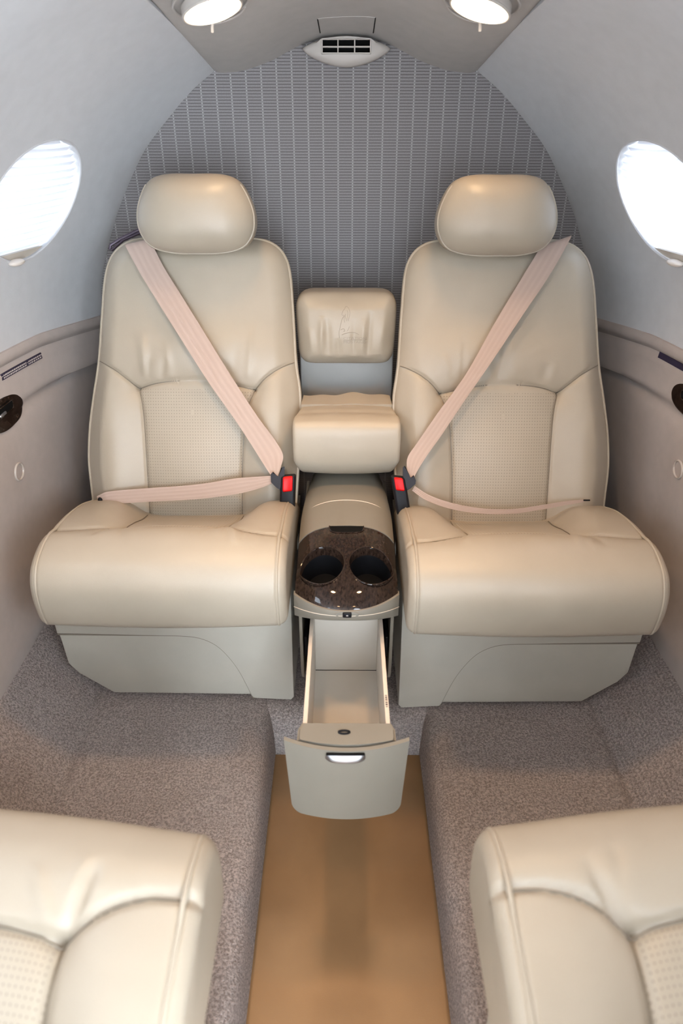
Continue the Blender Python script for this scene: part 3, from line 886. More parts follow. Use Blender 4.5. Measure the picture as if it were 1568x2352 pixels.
def make_near_seat(m, xi, xo, yf, label):
    seat = thing('aircraft_seat', (m*(xi+xo)/2, .2, 0), label, 'seat', None)
    make_cushion(seat, m, m*xo, m*xi, yf, -1, .72, m > 0, .10)
    cx = (xi+xo)/2
    fr = lambda a, b, c: Vector((m*(cx+a), yf-.10+c, b))
    prism('seat_base', [(.21,.32),(.20,.10),(.16,.02),(-.205,.004),(-.21,.32)], fr, .34, 'plastic', seat, .004)
    # backrest behind the camera side, below the sight lines
    cr, sr = math.cos(math.radians(14)), math.sin(math.radians(14))
    bo = [(.215,0),(.22,.12),(.20,.25),(.18,.34),(.12,.40),(0,.41),(-.12,.40),(-.18,.34),(-.20,.25),(-.22,.12),(-.215,0)]
    f2 = lambda a, b, c: (m*(cx+a), .105-b*sr+c*cr, .40+b*cr+c*sr)
    V, Q, T, A, cen, o = pillow_data(bo, lambda P, d: .012*(1-(P[:, 0]/.23)**2), f2, R=.03, depth=.09, nt=160, nr=30)
    split_parts(V, Q, T, A[:, :2]+1, np.zeros(len(Q), int), ['backrest'], ['leather'], [seat], m > 0)
    return seat
make_near_seat(-1, .139, .594, .487, 'beige leather seat cushion in the bottom left foreground')
make_near_seat(1, .147, .605, .498, 'beige leather seat cushion in the bottom right foreground')

# ================================================================== SEAT BELTS
def ribbon(name, L, R, mat, parent, nrm, th=.0016, curl=0.0):
    L = catmull(np.array([tuple(p) for p in L]), 90); R = catmull(np.array([tuple(p) for p in R]), 90); k = 9
    V = []; uv = []; s = 0
    n = np.array(nrm, float); n /= np.linalg.norm(n)
    for lay in (0, 1):
        s = 0
        for i in range(len(L)):
            if i: s += np.linalg.norm((L[i]+R[i])/2-(L[i-1]+R[i-1])/2)
            for j in range(k):
                t = j/(k-1); p = L[i]*(1-t)+R[i]*t+n*(curl*math.sin(PI*t)) - (n*th if lay else 0)
                V.append(p); uv.append((t, s))
    m_ = len(L)*k; F = []
    for i in range(len(L)-1):
        for j in range(k-1):
            a = i*k+j; F.append((a, a+1, a+k+1, a+k)); F.append((m_+a+k, m_+a+k+1, m_+a+1, m_+a))
        for j in (0, k-1):
            a = i*k+j; F.append((a, a+k, m_+a+k, m_+a) if j == 0 else (a+k, a, m_+a, m_+a+k))
    for i in (0, len(L)-1):
        for j in range(k-1):
            a = i*k+j; F.append((a+1, a, m_+a, m_+a+1) if i == 0 else (a, a+1, m_+a+1, m_+a))
    return mesh(name, V, F, mat, parent, True, uv=uv, sharp=.9)
def on_back(u, v, c, dy):
    cr, sr = math.cos(REC), math.sin(REC)
    n = (0, -cr, sr); p0 = Vector((0, 1.30+dy, .35))+Vector(n)*c
    return on_plane(u, v, p0, n)
BN = (0, -math.cos(REC), math.sin(REC))

def make_belt(m, dy, label, sh, lap, over, latch_uv, buckle_uv):
    root = thing('seat_belt', on_back(latch_uv[0], latch_uv[1], .06, dy), label, 'seat belt', None)
    n = len(sh); L = []; R = []
    for i, (a, b, c, d, h) in enumerate(sh):
        L.append(on_back(a, b, h, dy)); R.append(on_back(c, d, h, dy))
    for (da, pb, pc) in over:      # carry the webbing over the shoulder and down behind
        L.insert(0, L[0]+Vector(da)); R.insert(0, R[0]+Vector(da))
    ribbon('shoulder_strap', L, R, 'belt', root, BN)
    L = [on_back(a, b, h, dy) for (a, b, c, d, h) in lap]; R = [on_back(c, d, h, dy) for (a, b, c, d, h) in lap]
    ribbon('lap_strap', L, R, 'belt', root, BN)
    return root

sh_l = [(287,563,345,550,.030),(320,625,374,610,.036),(360,690,414,675,.042),(410,770,464,756,.050),(480,880,532,866,.056),(540,965,590,955,.056),(576,1020,636,1018,.056),(598,1055,650,1046,.058),(616,1083,645,1072,.062),(628,1102,636,1099,.066)]
lap_l = [(222,1140,228,1160,.052),(245,1130,250,1158,.056),(330,1122,333,1153,.056),(450,1113,455,1146,.056),(540,1099,546,1134,.058),(590,1095,594,1122,.062),(624,1093,626,1110,.066)]
belt_l = make_belt(-1, 0, 'pale pink belt over the left aft seat, its lap strap lying flat', sh_l, lap_l,
                   [((-.002, .012, -.001), 0, 0), ((-.004, .022, -.018), 0, 0), ((-.004, .02, -.06), 0, 0)], (630, 1095), (655, 1120))
dyR = -.022
sh_r = [(1241,567,1312,543,.030),(1194,645,1268,622,.036),(1134,745,1200,724,.044),(1069,860,1128,832,.054),(1004,950,1060,930,.056),(955,1021,1012,1002,.056),(936,1050,986,1038,.058),(934,1074,962,1075,.062),(940,1103,948,1101,.066)]
lap_r = [(1350,1147,1352,1151,.050),(1300,1151,1301,1160,.056),(1240,1161,1240,1171,.066),(1180,1169,1178,1180,.074),(1110,1168,1106,1180,.078),(1040,1156,1035,1169,.076),(985,1137,978,1149,.070),(952,1116,946,1127,.064)]
belt_r = make_belt(1, dyR, 'pale pink belt over the right aft seat, its lap strap sagging and edge-on', sh_r, lap_r,
                   [((.002, .012, -.001), 0, 0), ((.004, .022, -.018), 0, 0), ((.004, .02, -.06), 0, 0)], (940, 1095), (915, 1115))

def make_buckle(m, dy, root, tongue_uv, btn_uv, foot_uv, label):
    c = .074
    pt = lambda u, v, cc=c: on_back(u, v, cc, dy)
    # latch plate: dark plastic wings the webbing passes through
    poly = tongue_uv; P = [pt(u, v) for u, v in poly]
    bm = bmesh.new(); nn = Vector(BN)
    A = [bm.verts.new(p) for p in P]; B = [bm.verts.new(p-nn*.006) for p in P]
    f1 = bm.faces.new(A); bm.faces.new(B[::-1])
    for i in range(len(A)): bm.faces.new((A[i], B[i], B[(i+1) % len(A)], A[(i+1) % len(A)]))
    bmesh.ops.bevel(bm, geom=list(f1.edges), offset=.0016, segments=2, affect='EDGES')
    from_bm('latch_plate', bm, 'tongue', root)
    # buckle standing beside the seat, mouth upwards
    bk = thing('seat_belt_buckle', pt(*foot_uv), label, 'buckle', None)
    top = [pt(*q, c+.006) for q in btn_uv]         # four corners of the button face, clockwise from top left
    d = (pt(*foot_uv)-(top[2]+top[3])/2); 
    ctr = sum(top, Vector())/4; ex = (top[1]-top[0]+top[2]-top[3]).normalized(); ez = (top[0]-top[3]+top[1]-top[2]).normalized()
    w = (top[1]-top[0]).length; hgt = (top[0]-top[3]).length
    nn = ex.cross(ez).normalized()
    if nn.dot(Vector(BN)) < 0: nn = -nn
    ln = d.length
    R3 = Matrix((ex, ez, nn)).transposed()
    bodyc = ctr-ez*(ln/2)-nn*.0175
    bm = bmesh.new(); bm_box(bm, (0, 0, 0), (w+.011, hgt+ln+.006, .028), .006, 4)
    bmesh.ops.transform(bm, matrix=Matrix.Translation(bodyc) @ R3.to_4x4(), verts=bm.verts)
    from_bm('buckle_body', bm, 'dark', bk)
    bm = bmesh.new(); bm_box(bm, (0, 0, 0), (w, hgt, .012), .004, 4)
    for v in bm.verts: v.co.z -= .0035*math.cos(v.co.x/w*PI)
    bmesh.ops.transform(bm, matrix=Matrix.Translation(ctr-nn*.004+ez*.001) @ R3.to_4x4(), verts=bm.verts)
    b = from_bm('release_button', bm, 'red', bk); b['label'] = 'red release button'
make_buckle(-1, 0, belt_l, [(621,1090),(626,1084),(640,1098),(646,1074),(653,1072),(653,1092),(648,1112),(643,1126),(634,1120),(622,1108)],
            [(649,1097),(672,1097),(675,1127),(644,1132)], (669,1188), 'black buckle with red button beside the left aft seat')
make_buckle(1, dyR, belt_r, [(930,1070),(925,1074),(925,1095),(929,1112),(934,1127),(943,1122),(954,1112),(955,1104),(950,1092),(942,1100)],
            [(904,1097),(925,1097),(933,1133),(907,1128)], (906,1184), 'black buckle with red button beside the right aft seat')
# lap strap anchors
p = on_back(230, 1149, .062, 0)
bm = bmesh.new(); bmesh.ops.create_uvsphere(bm, u_segments=16, v_segments=10, radius=1); bmesh.ops.scale(bm, vec=(.005, .004, .007), verts=bm.verts)
bmesh.ops.translate(bm, vec=p, verts=bm.verts); from_bm('anchor_stud', bm, 'dark', belt_l)
p = on_back(1347, 1149, .052, dyR)
bm = bmesh.new(); bm_box(bm, p, (.014, .003, .003), .0010, 2); from_bm('anchor_stud', bm, 'dark', belt_r)
# strap guide behind the left shoulder
def guide():
    c = .012
    q = lambda u, v: on_back(u, v, -.055, 0)
    def quad(pts): return [q(*p) for p in pts]
    outer = [(252,572),(256,562),(277,548),(281,546),(312,530),(318,540),(285,554),(281,556),(262,574),(255,578)]
    g = tube_obj('strap_guide', [q(252,574),q(254,563),q(276,549),q(280,547),q(312,531),q(330,524)], .0036, 'guide', belt_l, False, 8)
    tube_obj('guide_bar', [q(256,575),q(270,563),q(282,552),q(300,544),q(332,530)], .0030, 'guide', g, False, 8)
    tube_obj('guide_bar', [q(277,549),q(284,552)], .0034, 'guide', g, False, 8)
guide()

# ================================================================== CENTRE PADS, ARMREST
YP = 1.463
def centre_pad():
    t = thing('back_cushion', (0, 1.50, .655), 'small beige leather pad with an embossed horse emblem between the two headrests', 'cushion', None)
    c = at_y(795, 762, YP); hw = .1065; hh = .0755
    out = [(hw-.004,-hh+.02),(hw,-.02),(hw+.002,.03),(hw,hh-.02),(hw-.014,hh-.003),(.05,hh),(0,hh),(-.05,hh),(-hw+.014,hh-.003),(-hw,hh-.02),(-hw-.002,.03),(-hw,-.02),(-hw+.004,-hh+.02),(-hw+.018,-hh+.003),(-.05,-hh),(0,-hh),(.05,-hh),(hw-.018,-hh+.003)]
    fr = lambda a, b, cc: (c.x+a, YP-cc+.10*(b+hh), c.z+b)
    rng = np.random.RandomState(8)
    wr = [((-.055,-.05),(-.052,.035),.0042,.006),((-.074,-.045),(-.078,.01),.0036,.007),((-.038,-.05),(-.040,.03),-.0030,.007),((.046,-.055),(.052,.045),-.0042,.006),((.034,-.045),(.037,.03),.0030,.006),((.07,-.05),(.078,.03),.0030,.010),((-.015,-.055),(-.018,-.01),-.0024,.007),((.015,-.05),(.018,.03),-.0026,.007)]
    def H(P):
        r = .020*(1-.8*np.clip(np.abs(P[:, 0])/.11, 0, 1)**3)*(1-.95*np.clip(np.abs(P[:, 1])/.08, 0, 1)**2)
        for w in wr: r = r+crease(P, *w)
        return r
    V, Q, T, A, cen, o = pillow_data(out, lambda P, d: H(P), fr, R=.024, depth=.085, nt=260, nr=80, Rd=.028)
    pad = split_parts(V, Q, T, A[:, :2]+1, np.zeros(len(Q), int), ['pad'], ['leather'], [t], orient(V, Q))[0]
    g = box('backing_panel', (.004, 1.545, .60), (.214, .02, .24), 'grey_leather', t, .004); g['label'] = 'plain grey leather panel below the pad'
    c0 = o.mean(0)
    hfn = pillow_data.height
    # embossed emblem and lettering, lying on the pad
    def surf(u, v, lift):
        p = at_y(u, v, YP-.012); a = p.x-c.x; b = p.z-c.z
        hgt = float(hfn(np.array([[a, b]]))[0])
        return Vector(fr(a, b, hgt+lift))
    K = lambda x, y: (740+x/11.2, 680+y/11.2)
    strokes = [[(575,335),(620,310),(660,330),(690,375),(715,455),(700,530),(680,590),(668,660)],[(640,400),(655,450),(648,540),(650,640)],[(590,345),(540,400),(505,470),(500,510),(570,520),(560,590),(575,690)],
               [(560,530),(510,600),(485,690),(460,790),(440,880),(430,960),(440,1080)],[(470,870),(520,850),(565,855),(575,900),(540,905)],[(600,480),(590,540),(615,610),(620,660)],[(690,790),(670,850),(640,900)]]
    bm = bmesh.new()
    def add(pts, r):
        P = [surf(*K(x, y), -.0001) for x, y in catmull(pts, 22)]
        V, F = tube('', P, r, None, seg=5); vs = [bm.verts.new(v) for v in V]
        for f in F: bm.faces.new([vs[i] for i in f])
    for s in strokes: add(s, .00055)
    from_bm('horse_emblem', bm, 'emboss', pad)
    bm = bmesh.new()
    add([(500,1000),(600,960),(740,940),(850,955),(940,990)], .0006); add([(540,1136),(740,1130),(900,1128),(1140,1122)], .0005)
    from_bm('emblem_lines', bm, 'emboss', pad)
    for txt, x0, x1, yb, yt in (('CITATION', 540, 1130, 1118, 1052), ('MUSTANG', 545, 1130, 1212, 1150)):
        cu = bpy.data.curves.new('lettering', 'FONT'); cu.body = txt; cu.size = 1
        to = bpy.data.objects.new('lettering', cu); COL.objects.link(to)
        dg = bpy.context.evaluated_depsgraph_get(); me = bpy.data.meshes.new_from_object(to.evaluated_get(dg)); bpy.data.objects.remove(to)
        bm = bmesh.new(); bm.from_mesh(me)
        bmesh.ops.subdivide_edges(bm, edges=[e for e in bm.edges if e.calc_length() > .2], cuts=2)
        xs = [v.co.x for v in bm.verts]; ys = [v.co.y for v in bm.verts]
        for v in bm.verts:
            u, w = K(x0+(v.co.x-min(xs))/(max(xs)-min(xs))*(x1-x0), yb+(v.co.y-min(ys))/(max(ys)-min(ys))*(yt-yb))
            v.co = surf(u, w, .0004)
        from_bm('lettering', bm, 'emboss', pad, smooth=False)
M['emboss'] = leather('embossed_leather', tuple(c*.80 for c in LEATHER))
centre_pad()

def armrest():
    t = thing('armrest', (0, 1.40, .42), 'beige leather centre armrest block above the console between the aft seats', 'armrest', None)
    loop = [(1.43,.570),(1.385,.580),(1.34,.583),(1.305,.579),(1.293,.568),(1.288,.540),(1.288,.510),(1.294,.486),(1.312,.464),(1.345,.447),(1.39,.441),(1.44,.441),(1.455,.50)]
    lp = catmull(loop, 130, True)
    def xf(x, p):
        k = 1/(1+np.exp((p[:, 0]-1.352)/.010)); return .004+(x-.004)*(.100+.0115*k-.016*np.clip((.495-p[:, 1])/.05, 0, 1))/.1115
    def disp(x, p, d):
        a = x-.004
        r = .004*np.sin(np.clip(d/.10, 0, 1)*PI/2)*np.ones(len(p))
        r = r-.0022*np.exp(-((p[:, 0]-1.345)/.010)**2)*(p[:, 1] > .55)
        return r
    V, Q, T, mm = pad_data(lambda s: lp, -.1075, .1155, .008, disp, 90, xf)
    V_ = V
    split_parts(V_, Q, T, np.column_stack([V[:, 0], V[:, 1]])+1, np.zeros(len(Q), int), ['armrest_cushion'], ['leather'], [t], orient(V, Q))
    # thin leather flap at its back and the grey panel behind
    def wav(x): return .004*math.sin(x*38+.6)+.0025*math.sin(x*90)
    ys = np.linspace(1.390, 1.440, 10); xs = np.linspace(-.094, .102, 40); V = []; F = []
    for lay in (0, 1):
        for j, y in enumerate(ys):
            for x in xs:
                k = j/(len(ys)-1)
                V.append((x*(1-.03*k), y+wav(x)*.5, .586+.004*k+wav(x)*k*.6-(.010*(1-.5*k) if lay else 0)))
    n = len(xs); mm = n*len(ys)
    for i in range(len(ys)-1):
        for j in range(n-1):
            a = i*n+j; F.append((a, a+1, a+n+1, a+n)); F.append((mm+a+n, mm+a+n+1, mm+a+1, mm+a))
        for j in (0, n-1):
            a = i*n+j; F.append((a, a+n, mm+a+n, mm+a) if j == 0 else (a+n, a, mm+a, mm+a+n))
    for i in (0, len(ys)-1):
        for j in range(n-1):
            a = i*n+j; F.append((a+1, a, mm+a, mm+a+1) if i == 0 else (a, a+1, mm+a+1, mm+a))
    mesh('leather_flap', V, F, 'leather', t, sharp=.9)

armrest()

# ================================================================== CENTRE CONSOLE WITH OPEN DRAWER
CX = .004; CW = .0945
def console():
    t = thing('centre_console', (CX, 1.15, 0), 'beige console with glossy dark wood cup holder top and pulled-out drawer', 'console', None)
    P = [(.962,.361),(.966,.366),(.976,.373),(.992,.381),(1.02,.390),(1.06,.396),(1.11,.402),(1.165,.409),(1.22,.415),(1.30,.422),(1.38,.424),(1.42,.420)]
    pf = catmull(P, 200)
    yq = lambda y: float(np.interp(y, pf[:, 0], pf[:, 1]))
    crown = .017
    def zt(x, y): a = np.clip(np.abs(x-CX)/CW, 0, 1); kf = np.clip((y-.962)/.09, 0, 1); return np.interp(y, pf[:, 0], pf[:, 1])+kf*(crown*(1-a**2.6)-.012*a**8-crown*.55)
    # plan: the front is bowed, so rows are pushed back towards the sides; the tail narrows
    def plan(x, y):
        a = (x-CX)/CW; k = np.clip((1.10-y)/.13, 0, 1)
        return y+.050*k*abs(a)**2.2
    def halfw(y): return CW*(1-.18*np.clip((y-1.22)/.18, 0, 1)**1.6)
    cups = [(CX-.0455, 1.054), (CX+.0455, 1.054)]; CR = .0415; CE = 1.16      # round wells in a sloping top
    # --- wood top with two round openings, outline split from the lid along an arc
    def sub(y0, y1, nm, mat, arc, holes, parent):
        nxx, nyy = 130, 130; V = []; F = []; keep = []
        g = np.zeros((nyy, nxx), int)
        for j in range(nyy):
            for i in range(nxx):
                s = -1+2*i/(nxx-1); s = math.sin(s*PI/2)*.35+s*.65
                y = y0+(y1-y0)*j/(nyy-1)
                x = CX+s*float(halfw(y))
                ye = y-arc*(s*s)*(j/(nyy-1)) if arc > 0 else y+arc*(s*s)*(1-j/(nyy-1))
                yw = float(plan(x, ye)); z = float(zt(CX+s*CW, ye))
                for (hx, hy) in holes:
                    dx, dy_ = x-hx, (yw-hy)/CE; d = math.hypot(dx, dy_)
                    if CR*.80 < d < CR*1.10:          # gather the grid on the rim
                        if d < CR*1.02: x = hx+dx/d*CR; yw = hy+dy_/d*CR*CE; z -= .0022
                V.append((x, yw, z))
        V = np.array(V)
        for j in range(nyy-1):
            for i in range(nxx-1):
                f = (j*nxx+i, j*nxx+i+1, (j+1)*nxx+i+1, (j+1)*nxx+i); c = V[list(f)].mean(0)
                if any(math.hypot(c[0]-hx, (c[1]-hy)/CE) < CR*.985 for hx, hy in holes): continue
                F.append(f)
        # skirts down at both sides and the front
        def skirt(ids, dz):
            base = len(V_l)
            for q in ids: V_l.append(tuple(V[q]+np.array([0, 0, dz])))
            for k in range(len(ids)-1): F.append((ids[k], base+k, base+k+1, ids[k+1]))
        V_l = [tuple(v) for v in V]
        L = [j*nxx for j in range(nyy)]; Rr = [j*nxx+nxx-1 for j in range(nyy)]; Fr = list(range(nxx))
        skirt(L, -.012); skirt(Rr[::-1], -.012); skirt(Fr[::-1], -.004); skirt(list(range((nyy-1)*nxx, nyy*nxx)), -.010)
        return mesh(nm, V_l, F, mat, parent, sharp=.8)
    wood = sub(.962, 1.163, 'wood_top', 'wood', .018, cups, t)
    wood['label'] = 'glossy dark burl wood tray'
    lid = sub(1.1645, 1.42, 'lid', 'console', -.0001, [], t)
    # match the lid front to the wood's arc
    for v in lid.data.vertices:
        w = v.co+ORG[lid.name]; s = (w.x-CX)/CW; k = min(max((1.42-w.y)/.2555, 0), 1); v.co.y -= .018*s*s*k
    seam = [(CX+s*float(halfw(1.24))*.985, 1.252-.022*s*s, float(zt(CX+s*CW, 1.252-.022*s*s))+.0002) for s in np.linspace(-.99, .99, 50)]
    tube_obj('lid_seam', seam, .0009, 'drawer_edge', lid, False, 6)
    # finger notch at the back of the wood
    nt = []
    for a in np.linspace(0, PI, 26): nt.append((CX+.034*math.copysign(abs(math.cos(a))**.55, math.cos(a)), 1.163-.022*math.sin(a)**.6))
    bm = bmesh.new(); A = [bm.verts.new((x, y, float(zt(x, y))+.0012)) for x, y in nt]; B = [bm.verts.new((x, y, float(zt(x, y))-.002)) for x, y in nt]
    bm.faces.new(A); bm.faces.new(B[::-1])
    for i in range(len(A)): bm.faces.new((A[i], B[i], B[(i+1) % len(A)], A[(i+1) % len(A)]))
    from_bm('finger_notch', bm, 'void', wood)
    tube_obj('notch_edge', [(x, y, float(zt(x, y))+.0010) for x, y in nt], .0011, 'wood', wood, False, 6)
    # cups
    for hx, hy in cups:
        def ring_set(prof, cap, nm, mat, par):
            V = []; F = []
            for r, z in prof:
                for k in range(n):
                    a = 2*PI*k/n; x = hx+r*math.cos(a); y = hy+r*CE*math.sin(a); V.append((x, y, float(zt(x, y))-.0015+z))
            for q in range(len(prof)-1):
                for k in range(n): F.append((q*n+k, q*n+(k+1) % n, (q+1)*n+(k+1) % n, (q+1)*n+k))
            if cap: F.append(tuple((len(prof)-1)*n+k for k in range(n)))
            return mesh(nm, V, F, mat, par, sharp=.8)
        n = 56
        ring_set([(CR, -.001), (CR*.985, -.004), (CR*.97, -.010), (CR*.955, -.016)], False, 'cup_collar', 'wood', wood)
        cp = ring_set([(CR*.955, -.016), (CR*.93, -.045), (CR*.90, -.058), (CR*.4, -.060)], True, 'cup_holder', 'cuphole', wood); cp['label'] = 'round black cup holder'
        rim = [(hx+CR*1.01*math.cos(a), hy+CR*CE*1.01*math.sin(a), float(zt(hx+CR*math.cos(a), hy+CR*CE*math.sin(a)))-.0006) for a in np.linspace(0, 2*PI, 72, endpoint=False)]
        tube_obj('rim', rim, .0016, 'wood', cp, True, 8)
    # beige lip under the wood, bowed like it
    V = []; F = []; n = 70; ss = np.linspace(-1, 1, n)
    cols = []
    for s in ss:
        x = CX+s*(CW+.0025); yf = float(plan(CX+s*CW, .962))-.003; z0 = float(zt(CX+s*CW, .962))
        cols.append([(x, yf+.012, z0+.002), (x, yf+.001, z0+.0015), (x, yf-.001, z0-.004), (x, yf+.001, .343-.027*s*s), (x, yf+.004, .339-.028*s*s), (x, yf+.05, .339-.028*s*s)])
    k = len(cols[0]); V = [p for c in cols for p in c]
    F = [(i*k+j, (i+1)*k+j, (i+1)*k+j+1, i*k+j+1) for i in range(n-1) for j in range(k-1)]
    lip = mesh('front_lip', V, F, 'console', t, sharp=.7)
    seam = []
    for s in ss:
        x = CX+s*(CW+.003); yf = float(plan(CX+s*CW, .962))-.0037; seam.append((x, yf+.0005, .353-.018*s*s))
    tube_obj('lip_seam', seam, .0007, 'drawer_edge', lip, False, 6)
    ly = .962-.0035; pb = at_y(797, 1412, ly)
    bm = bmesh.new(); bm_box(bm, (pb.x, ly, pb.z), (.016, .006, .011), .002, 2); cb = from_bm('catch', bm, 'dark', lip)
    bm = bmesh.new(); bm_box(bm, (pb.x, ly-.0032, pb.z), (.004, .002, .003), .0006, 1); from_bm('catch_pin', bm, 'chrome', cb)
    ov = [(pb.x+.021*math.cos(a), ly+.0012, pb.z+.0062*math.sin(a)) for a in np.linspace(0, 2*PI, 40, endpoint=False)]
    tube_obj('catch_rim', ov, .0011, 'console', cb, True, 6)
    # body: side cheeks, back, dark inside
    for s in (-1, 1):
        pts = [(1.025,.335),(1.026,.20),(1.030,.15),(1.045,.125),(1.08,.115),(1.40,.10),(1.40,.395),(1.2,.385),(1.05,.365)]
        fr = lambda a, b, c, s=s: Vector((CX+s*(CW-.004)+s*c, a, b))
        prism('side_cheek', pts, fr, .006, 'console', t, .0015)
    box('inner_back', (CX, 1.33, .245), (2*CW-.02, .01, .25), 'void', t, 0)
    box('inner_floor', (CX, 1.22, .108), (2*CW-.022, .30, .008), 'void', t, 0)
    for s in (-1, 1):
        bm = bmesh.new(); bm_box(bm, (CX+s*.080, 1.18, .21), (.006, .28, .05), .001, 1)
        from_bm('runner', bm, 'dark', t)
    # drawer pulled forward
    zb, ztop = .130, .281; hwid = .0695; th = .0065; yf, yr = .735, 1.060
    bm = bmesh.new()
    bm_box(bm, (CX, (yf+yr)/2, zb-.003), (2*hwid, yr-yf, .006), .001, 1)
    bm_box(bm, (CX, yr+.003, (zb+ztop)/2), (2*hwid-2*th, .006, ztop-zb), .001, 1)
    for s in (-1, 1): bm_box(bm, (CX+s*(hwid-th/2), (yf+yr)/2, (zb+ztop)/2-.003), (th, yr-yf+.01, ztop-zb+.002), .0008, 1)
    dr = from_bm('drawer', bm, 'drawer_in', t)
    for s in (-1, 1): box('drawer_rim', (CX+s*(hwid-th/2), (yf+yr)/2, ztop-.0005), (th+.0008, yr-yf+.01, .003), 'drawer_edge', dr, .001)
    # tiny printed mark on the right rim
    bm = bmesh.new()
    for k in range(7): bm_box(bm, (CX+hwid-th*.5, .812+k*.0042, ztop+.0011), (.0035, .0022 if k % 3 else .0012, .0004), 0)
    from_bm('rim_print', bm, 'tongue', dr)
    # curved front
    nfx, nfz = 90, 40; z1 = .302; z0 = .140
    V = []; F = []; sx = np.sin(np.linspace(-1, 1, nfx)*PI/2)
    for lay, off in ((0, 0), (1, .007)):
        for j in range(nfz):
            for i in range(nfx):
                s = sx[i]; q = .020; s1 = .82
                zb_ = z0+q*(1-math.sqrt(max(1-(max(abs(s)-s1, 0)/(1-s1))**2, 0)))
                zt_ = z1-.007*(1-s*s)
                z = zb_+(zt_-zb_)*j/(nfz-1); fz = (z-z0)/(z1-z0)
                V.append((CX+s*(.0875+.0080*fz), .709+off+.015*s*s-.003*(1-fz), z))
    mm = nfx*nfz
    for j in range(nfz-1):
        for i in range(nfx-1):
            a = j*nfx+i; F.append((a, a+1, a+nfx+1, a+nfx)); F.append((mm+a+nfx, mm+a+nfx+1, mm+a+1, mm+a))
    for j in range(nfz-1):
        for i in (0, nfx-1):
            a = j*nfx+i; F.append((a, a+nfx, mm+a+nfx, mm+a) if i == 0 else (a+nfx, a, mm+a, mm+a+nfx))
    for i in range(nfx-1):
        for j in (0, nfz-1):
            a = j*nfx+i; F.append((a+1, a, mm+a, mm+a+1) if j == 0 else (a, a+1, mm+a+1, mm+a))
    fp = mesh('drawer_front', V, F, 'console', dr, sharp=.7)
    # cap behind the front edge
    bm = bmesh.new(); pts = []
    top = []
    for s in np.linspace(-1, 1, 30): top.append((CX+s*.076, .720+.011*s*s))
    pts = top+[(CX+.076, .752), (CX+.070, .766), (CX-.070, .766), (CX-.076, .752)]
    A = [bm.verts.new((x, y, .297)) for x, y in pts]; B = [bm.verts.new((x, y, .262)) for x, y in pts]
    f1 = bm.faces.new(A); bm.faces.new(B[::-1])
    for i in range(len(A)): bm.faces.new((A[i], B[i], B[(i+1) % len(A)], A[(i+1) % len(A)]))
    bmesh.ops.bevel(bm, geom=[e for e in f1.edges], offset=.004, segments=3, affect='EDGES')
    cap = from_bm('drawer_cap', bm, 'console', dr)
    q = at_z(790, 1678, .299)
    tube_obj('cap_catch', [(q.x+.0085*math.cos(a), q.y-.002+.0032*math.sin(a), .298) for a in np.linspace(0, 2*PI, 30, endpoint=False)], .0016, 'dark', dr, True, 6)
    # handle: recess and chrome pull
    hy = .7065; hc = at_y(793, 1741, hy)
    bm = bmesh.new(); n = 40; A = []
    for i in range(n):
        s = -1+2*i/(n-1)
        for (dz, dyy) in ((.0062, -.0010), (.0062-.001, -.0026), (.0005-.0030*(1-s*s), -.0050-.0028*(1-s*s)), (-.0050-.0030*(1-s*s), -.0040), (-.0062-.0040*(1-s*s)**1.5, -.0008)):
            A.append(bm.verts.new((hc.x+s*.0300, hy+dyy*(1-s**8)+.015*(s*.31)**2, hc.z+dz*(1-.35*s**6))))
    for i in range(n-1):
        for j in range(4): bm.faces.new((A[i*5+j], A[(i+1)*5+j], A[(i+1)*5+j+1], A[i*5+j+1]))
    hd = from_bm('handle', bm, 'chrome', dr, sharp=1.2); hd['label'] = 'small chrome crescent handle'
    box('handle_slot', (hc.x, hy-.0002+.001, hc.z+.0074), (.058, .004, .0032), 'void', dr, .001)
    return t
console()

